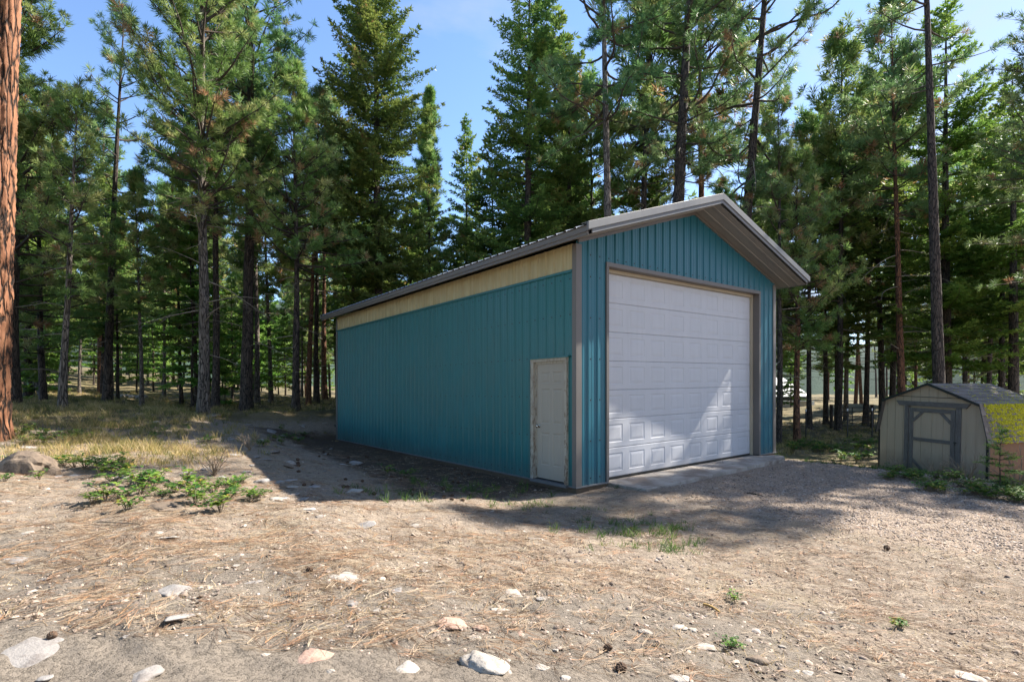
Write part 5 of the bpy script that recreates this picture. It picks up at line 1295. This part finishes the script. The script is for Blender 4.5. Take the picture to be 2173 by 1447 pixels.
# fallen pine needles in bundles
def litter():
    x, y, z = sample(19000, -14, 14, 2.7, 16, lambda x, y: free(x, y) * (.12 + .88 * (1 - zone_gravel(x, y))) * np.clip(.5 + .45 * wob(x * 1.4, y * 1.4 + 4) + .5 * vnoise(x, y, 3.1, 7), .10, 1) * (.4 + .6 * sstep(3.4, 4.2, y)))
    m = len(x); per = 3; a = RN.normal(.3, .8, m) + RN.choice([0, 0, 1.2, -1.2], m) + .7 * vnoise(x, y, .9, 5); ln = RN.uniform(.09, .19, m); V = []; 
    A = np.repeat(a, per) + RN.normal(0, .12, m * per); Lq = np.repeat(ln, per) * RN.uniform(.85, 1.1, m * per); X = np.repeat(x, per); Y = np.repeat(y, per); bend = RN.normal(0, .25, m * per)
    w = .0008 + .00009 * Y; pts = []
    for t in (0, .5, 1):
        ang = A + bend * t; px = X + np.cos(ang) * Lq * t; py = Y + np.sin(ang) * Lq * t; pz = ground_z(px, py) + .006 + RN.uniform(0, .014, m * per); nx, ny = -np.sin(ang), np.cos(ang); ww = w * (1 - .5 * t)
        pts += [np.stack([px - nx * ww, py - ny * ww, pz], 1), np.stack([px + nx * ww, py + ny * ww, pz + .001], 1)]
    V = np.stack(pts, 1); i = (np.arange(m * per) * 6)[:, None]; F = np.concatenate([i + np.array([0, 1, 3, 2]), i + np.array([2, 3, 5, 4])])
    link('pine_needle_litter', np_mesh('pine_needle_litter', V.reshape(-1, 3), F, M['needle_litter'], {'var': np.repeat(np.repeat(RN.random(m), per), 6)}), kind='stuff')
litter()
# gravel
x, y, z = sample(52000, -3, 15, 2.9, 15, lambda x, y: free(x, y) * np.clip(zone_gravel(x, y) + .04, 0, 1))
lumps('gravel', np.stack([x, y, z + .001], 1), np.tile([[0., 0, 1]], (len(x), 1)) + RN.normal(0, .3, (len(x), 3)), (RN.uniform(.3, 1, len(x)) ** 2 * .012 + .003) * (1 + .03 * y), M['pebble'], None, 8, .7, kind='stuff')
x, y, z = sample(3800, -12, 6, 2.9, 14, lambda x, y: free(x, y) * (1 - zone_gravel(x, y)) * np.clip(.5 + .6 * wob(x, y), .1, 1))
lumps('pebbles', np.stack([x, y, z], 1), np.tile([[0., 0, 1]], (len(x), 1)) + RN.normal(0, .3, (len(x), 3)), (RN.uniform(.2, 1, len(x)) ** 5 * .024 + .004), M['pebble'], None, 9, .6, kind='stuff')
# crumbs of soil, bark and cone scales
x, y, z = sample(15000, -12, 9, 2.7, 12, lambda x, y: free(x, y) * (1 - .7 * zone_gravel(x, y)))
lumps('soil_crumbs', np.stack([x, y, z], 1), np.tile([[0., 0, 1]], (len(x), 1)) + RN.normal(0, .4, (len(x), 3)), RN.uniform(.2, 1, len(x)) ** 4 * .012 + .002, M['pebble'], None, 10, .6, kind='stuff')

# broad-leaved low plants
def leafy(seed, n, r, hgt, size, stems=5):
    rg = random.Random(seed); mb = MB(); V = []; var = []
    root = empty('leafy_plant'); 
    for s_ in range(stems):
        a = rg.uniform(0, 6.28); q = r * rg.uniform(.15, 1); tip = Vector((math.cos(a) * q, math.sin(a) * q, hgt * rg.uniform(.4, 1))); mid = tip * .5 + Vector((0, 0, hgt * .22)); mb.tube([(0, 0, -.02), mid, tip], [.004, .003, .0015], 4, 0, False)
        bv = rg.uniform(.1, .9)
        for j in range(n // stems):
            t = rg.uniform(.25, 1.05); p = (mid * (t * 2) if t < .5 else mid.lerp(tip, t * 2 - 1)) + Vector((rg.uniform(-.03, .03), rg.uniform(-.03, .03), rg.uniform(-.01, .02)))
            b = rg.uniform(0, 6.28); d = Vector((math.cos(b), math.sin(b), rg.uniform(-.15, .6))).normalized(); lat = d.cross(Vector((0, 0, 1))).normalized(); up = lat.cross(d); L = size * rg.uniform(.6, 1.2); w = L * rg.uniform(.30, .40)
            A, B_, C_, D_ = p, p + d * L * .55 + lat * w + up * L * .10, p + d * L * 1.0 - up * L * .12, p + d * L * .55 - lat * w + up * L * .10
            A2, E_ = p + d * L * .25 + lat * w * .8 + up * .004, p + d * L * .25 - lat * w * .8 + up * .004; M_ = p + d * L * .55 - up * L * .02
            V += [A, A2, B_, M_, A, M_, D_, E_, B_, C_, M_, M_ - up * .0005, D_, M_, C_, C_ - up * .0005]; var += [min(1, max(0, bv + rg.gauss(0, .18)))] * 16
    mb.build('stem', [M['twig']], root, fix=False); link('leaves', leaf_mesh('leaves', [tuple(p) for p in V], var, M['leaf']), root); return root
LP = [leafy(1, 78, .22, .12, .05, 9), leafy(2, 48, .17, .17, .055, 6), leafy(3, 110, .30, .11, .045, 12)]
used_l = set()
def plant(k, px, py, sc, lb, grp, cat='plant', mat=None):
    o = LP[k] if k not in used_l else copy_tree(LP[k]); used_l.add(k)
    x, y = ray(px, py); o.location = (x, y, gz(x, y)); o.rotation_euler = (0, 0, (px * 1.7) % 6.28); o.scale = (sc,) * 3; tag(o, lb, cat, grp)
g1 = 'bright leafy plants in the row at the foot of the left slope'
for i, (px, py) in enumerate([(195, 1068), (222, 1066), (262, 1056), (270, 1085), (300, 1050), (345, 1053), (372, 1045), (400, 1055), (425, 1052), (455, 1045), (415, 1072), (445, 1068), (480, 1060), (500, 1052), (545, 1055), (528, 1064), (468, 1088), (485, 1030), (430, 1035), (395, 1030), (510, 1025)]):
    plant(i % 3, px, py, (1.15, 1.4, .95)[i % 3], 'bright green leafy plant at the foot of the left slope', g1)
g2 = 'dark leafy plants right of the boulder'
for i, (px, py) in enumerate([(138, 988), (158, 992), (180, 990), (200, 996), (222, 998), (245, 1000), (268, 1004), (215, 1012), (240, 1022), (300, 1030), (325, 1035), (290, 1018), (335, 1018), (260, 990)]):
    plant(i % 3, px, py, 1.3, 'shaded green leafy plant in the patch right of the boulder', g2)
for i, (px, py, lb) in enumerate([(12, 1022, 'flat-leaved green plant in front of the boulder at the left edge'), (84, 1018, 'yellow-green plant at the boulder\'s right foot'), (15, 975, 'small leafy plant behind the boulder by the orange trunk')]):
    plant(i, px, py, .8, lb, None)
g3 = 'pale leafy plants at the edge of the dry grass'
for i, (px, py) in enumerate([(45, 925), (62, 918), (80, 930), (98, 922), (115, 934), (132, 926), (150, 935), (168, 930), (60, 940), (330, 930), (350, 920), (440, 938), (95, 940), (185, 936)]):
    plant(i % 3, px, py, 1.15, 'pale green leafy plant at the edge of the tall dry grass', g3)
g4 = 'weeds in the shade of the bank beside the shop'
for i, (px, py) in enumerate([(585, 935), (600, 945), (615, 930), (632, 940), (600, 915), (645, 925), (560, 948), (820, 1010), (860, 1012)]):
    plant(i % 3, px, py, 1.3, 'dark green weed in the shade of the bank beside the shop', g4)
g5 = 'leafy weeds along the verge in front of the barn shed'
RP = random.Random(4)
for i in range(64):
    px = RP.uniform(1880, 2180); py = 1003 + (px - 1870) * .135 + RP.uniform(-10, 26) * (1 if px > 1960 else .5)
    plant(i % 3, px, py, RP.uniform(.8, 1.4), 'leafy weed in the verge in front of the barn shed', g5)
g6 = 'weeds and low bushes between the shop and the barn shed'
for i in range(36):
    px = RP.uniform(1680, 1860); py = RP.uniform(938, 985) if px > 1760 else RP.uniform(938, 962)
    plant(i % 3, px, py, RP.uniform(1.0, 2.2), 'low weed between the shop and the barn shed', g6)
for i, (px, py, s_, lb) in enumerate([(1345, 1128, .5, 'small green weed on the drive near the apron'), (1560, 1280, .55, 'small weed tuft in the middle of the drive'), (1550, 1372, .5, 'small dark weed beside the broken white stone'), (1910, 1335, .5, 'small weed at the lower right of the drive')]):
    plant(i % 3, px, py, s_, lb, None)
# young fir and dead shrubs by the barn shed
t = Tree(61, 1.25, .014, (0, 0), .02); t.trunk(6, .2, .02, -.05); t.fir(.12, .42, .10, (3, 5), .05, .07, .7, hole=.1); t.tuft(Vector((0, 0, 1.2)), Vector((0, 0, 1)), .08, .7)
o = t.finish('fir_sapling', M['branch'], M['fir_bright'], 'fir', 5, .3, label='young fir sapling standing at the barn shed\'s right front corner', cat='sapling'); x, y = ray(2122, 1043); o.location = (x, y, gz(x, y)); o.scale = (.88,) * 3
def shrub(px, py, sc, seed, lb, grp=None):
    rg = random.Random(seed); mb = MB(); x, y = ray(px, py)
    for i in range(16):
        a = rg.uniform(0, 6.28); p = Vector((0, 0, 0)); d = Vector((math.cos(a) * .5, math.sin(a) * .5, 1)).normalized(); pts = [p.copy()]; L = sc * rg.uniform(.5, 1)
        for j in range(6): d = (d + Vector((rg.uniform(-.25, .25), rg.uniform(-.25, .25), rg.uniform(-.2, .1)))).normalized(); p = p + d * L / 6; pts.append(p.copy())
        mb.tube(pts, [.006 * (1 - k / 7) * (.5 + sc) + .0015 for k in range(7)], 4, 0, False)
        for j in range(2, 6):
            e = (d + Vector((rg.uniform(-1, 1), rg.uniform(-1, 1), rg.uniform(-.2, .8)))).normalized(); mb.tube([pts[j], pts[j] + e * L * .22, pts[j] + e * L * .36 + Vector((0, 0, -.03))], [.003, .002, .001], 3, 0, False)
    o = mb.build('dry_shrub', [M['twig']], None, fix=False, label=lb, cat='shrub', group=grp); o.location = (x, y, gz(x, y))
shrub(2158, 1042, .95, 1, 'grey dead shrub at the right edge beside the fir sapling')
shrub(2050, 1025, .65, 2, 'thin bare twigs in front of the right door jamb of the barn shed'); shrub(1985, 1015, .5, 3, 'thin bare twigs at the foot of the barn shed door')
shrub(455, 1010, .55, 4, 'thin dark dry stalks rising above the row of bright leafy plants'); shrub(530, 955, .4, 5, 'pale dry weed stalk on the slope in the shop\'s shadow edge')
shrub(1905, 1000, .4, 6, 'bare twigs at the barn shed\'s left front corner')
# pine cones
def cone():
    P = []; Nn = []; Sz = []
    for i in range(46):
        t = i / 46; a = i * 2.4; r = .026 * math.sin(math.pi * min(1, t * .9 + .1)) + .004; P.append((math.cos(a) * r, math.sin(a) * r, t * .075 - .03)); Nn.append((math.cos(a), math.sin(a), .5)); Sz.append(.011)
    return lumps('pine_cone', P, Nn, Sz, M['cone'], None, 3, .9)
c0 = cone(); first = True
for i in range(49):
    if i < 44: px, py = RP.uniform(620, 1000), 0; py = 960 + (px - 620) * .12 + RP.uniform(-10, 70)
    else: px, py = RP.uniform(60, 1900), RP.uniform(1110, 1430)
    x, y = ray(px, py)
    if not bool(free(np.array([x]), np.array([y]))[0]): continue
    o = c0 if first else c0.copy()
    if not first: COL.objects.link(o)
    first = False; o.location = (x, y, gz(x, y) + .018); o.rotation_euler = (1.4, RP.uniform(-.4, .4), RP.uniform(0, 6.28)); s_ = RP.uniform(.55, .85); o.scale = (s_,) * 3
    tag(o, 'dark brown pine cone lying on the needle litter', 'pine cone', 'fallen pine cones')
def stick(pa, pb, r, mat, lb):
    a, b = gp(*pa, .015), gp(*pb, .02); log('stick', a, b, r, mat, .01, label=lb, cat='stick')
stick((1494, 1286), (1528, 1304), .011, M['stick'], 'yellow-brown broken stick on the drive at lower right')
stick((205, 1110), (455, 1128), .006, M['twig'], 'long thin twig lying below the bright leafy plants')
stick((1585, 1048), (1620, 1055), .012, M['bark_dark'], 'short dark stick in the tree shadow on the drive')
stick((655, 868), (712, 905), .05, M['bark_dark'], 'dark branch lying on the bank near the shop\'s far corner')
stick((1890, 1316), (1925, 1322), .008, M['stick'], 'small pale stick at the right of the drive')
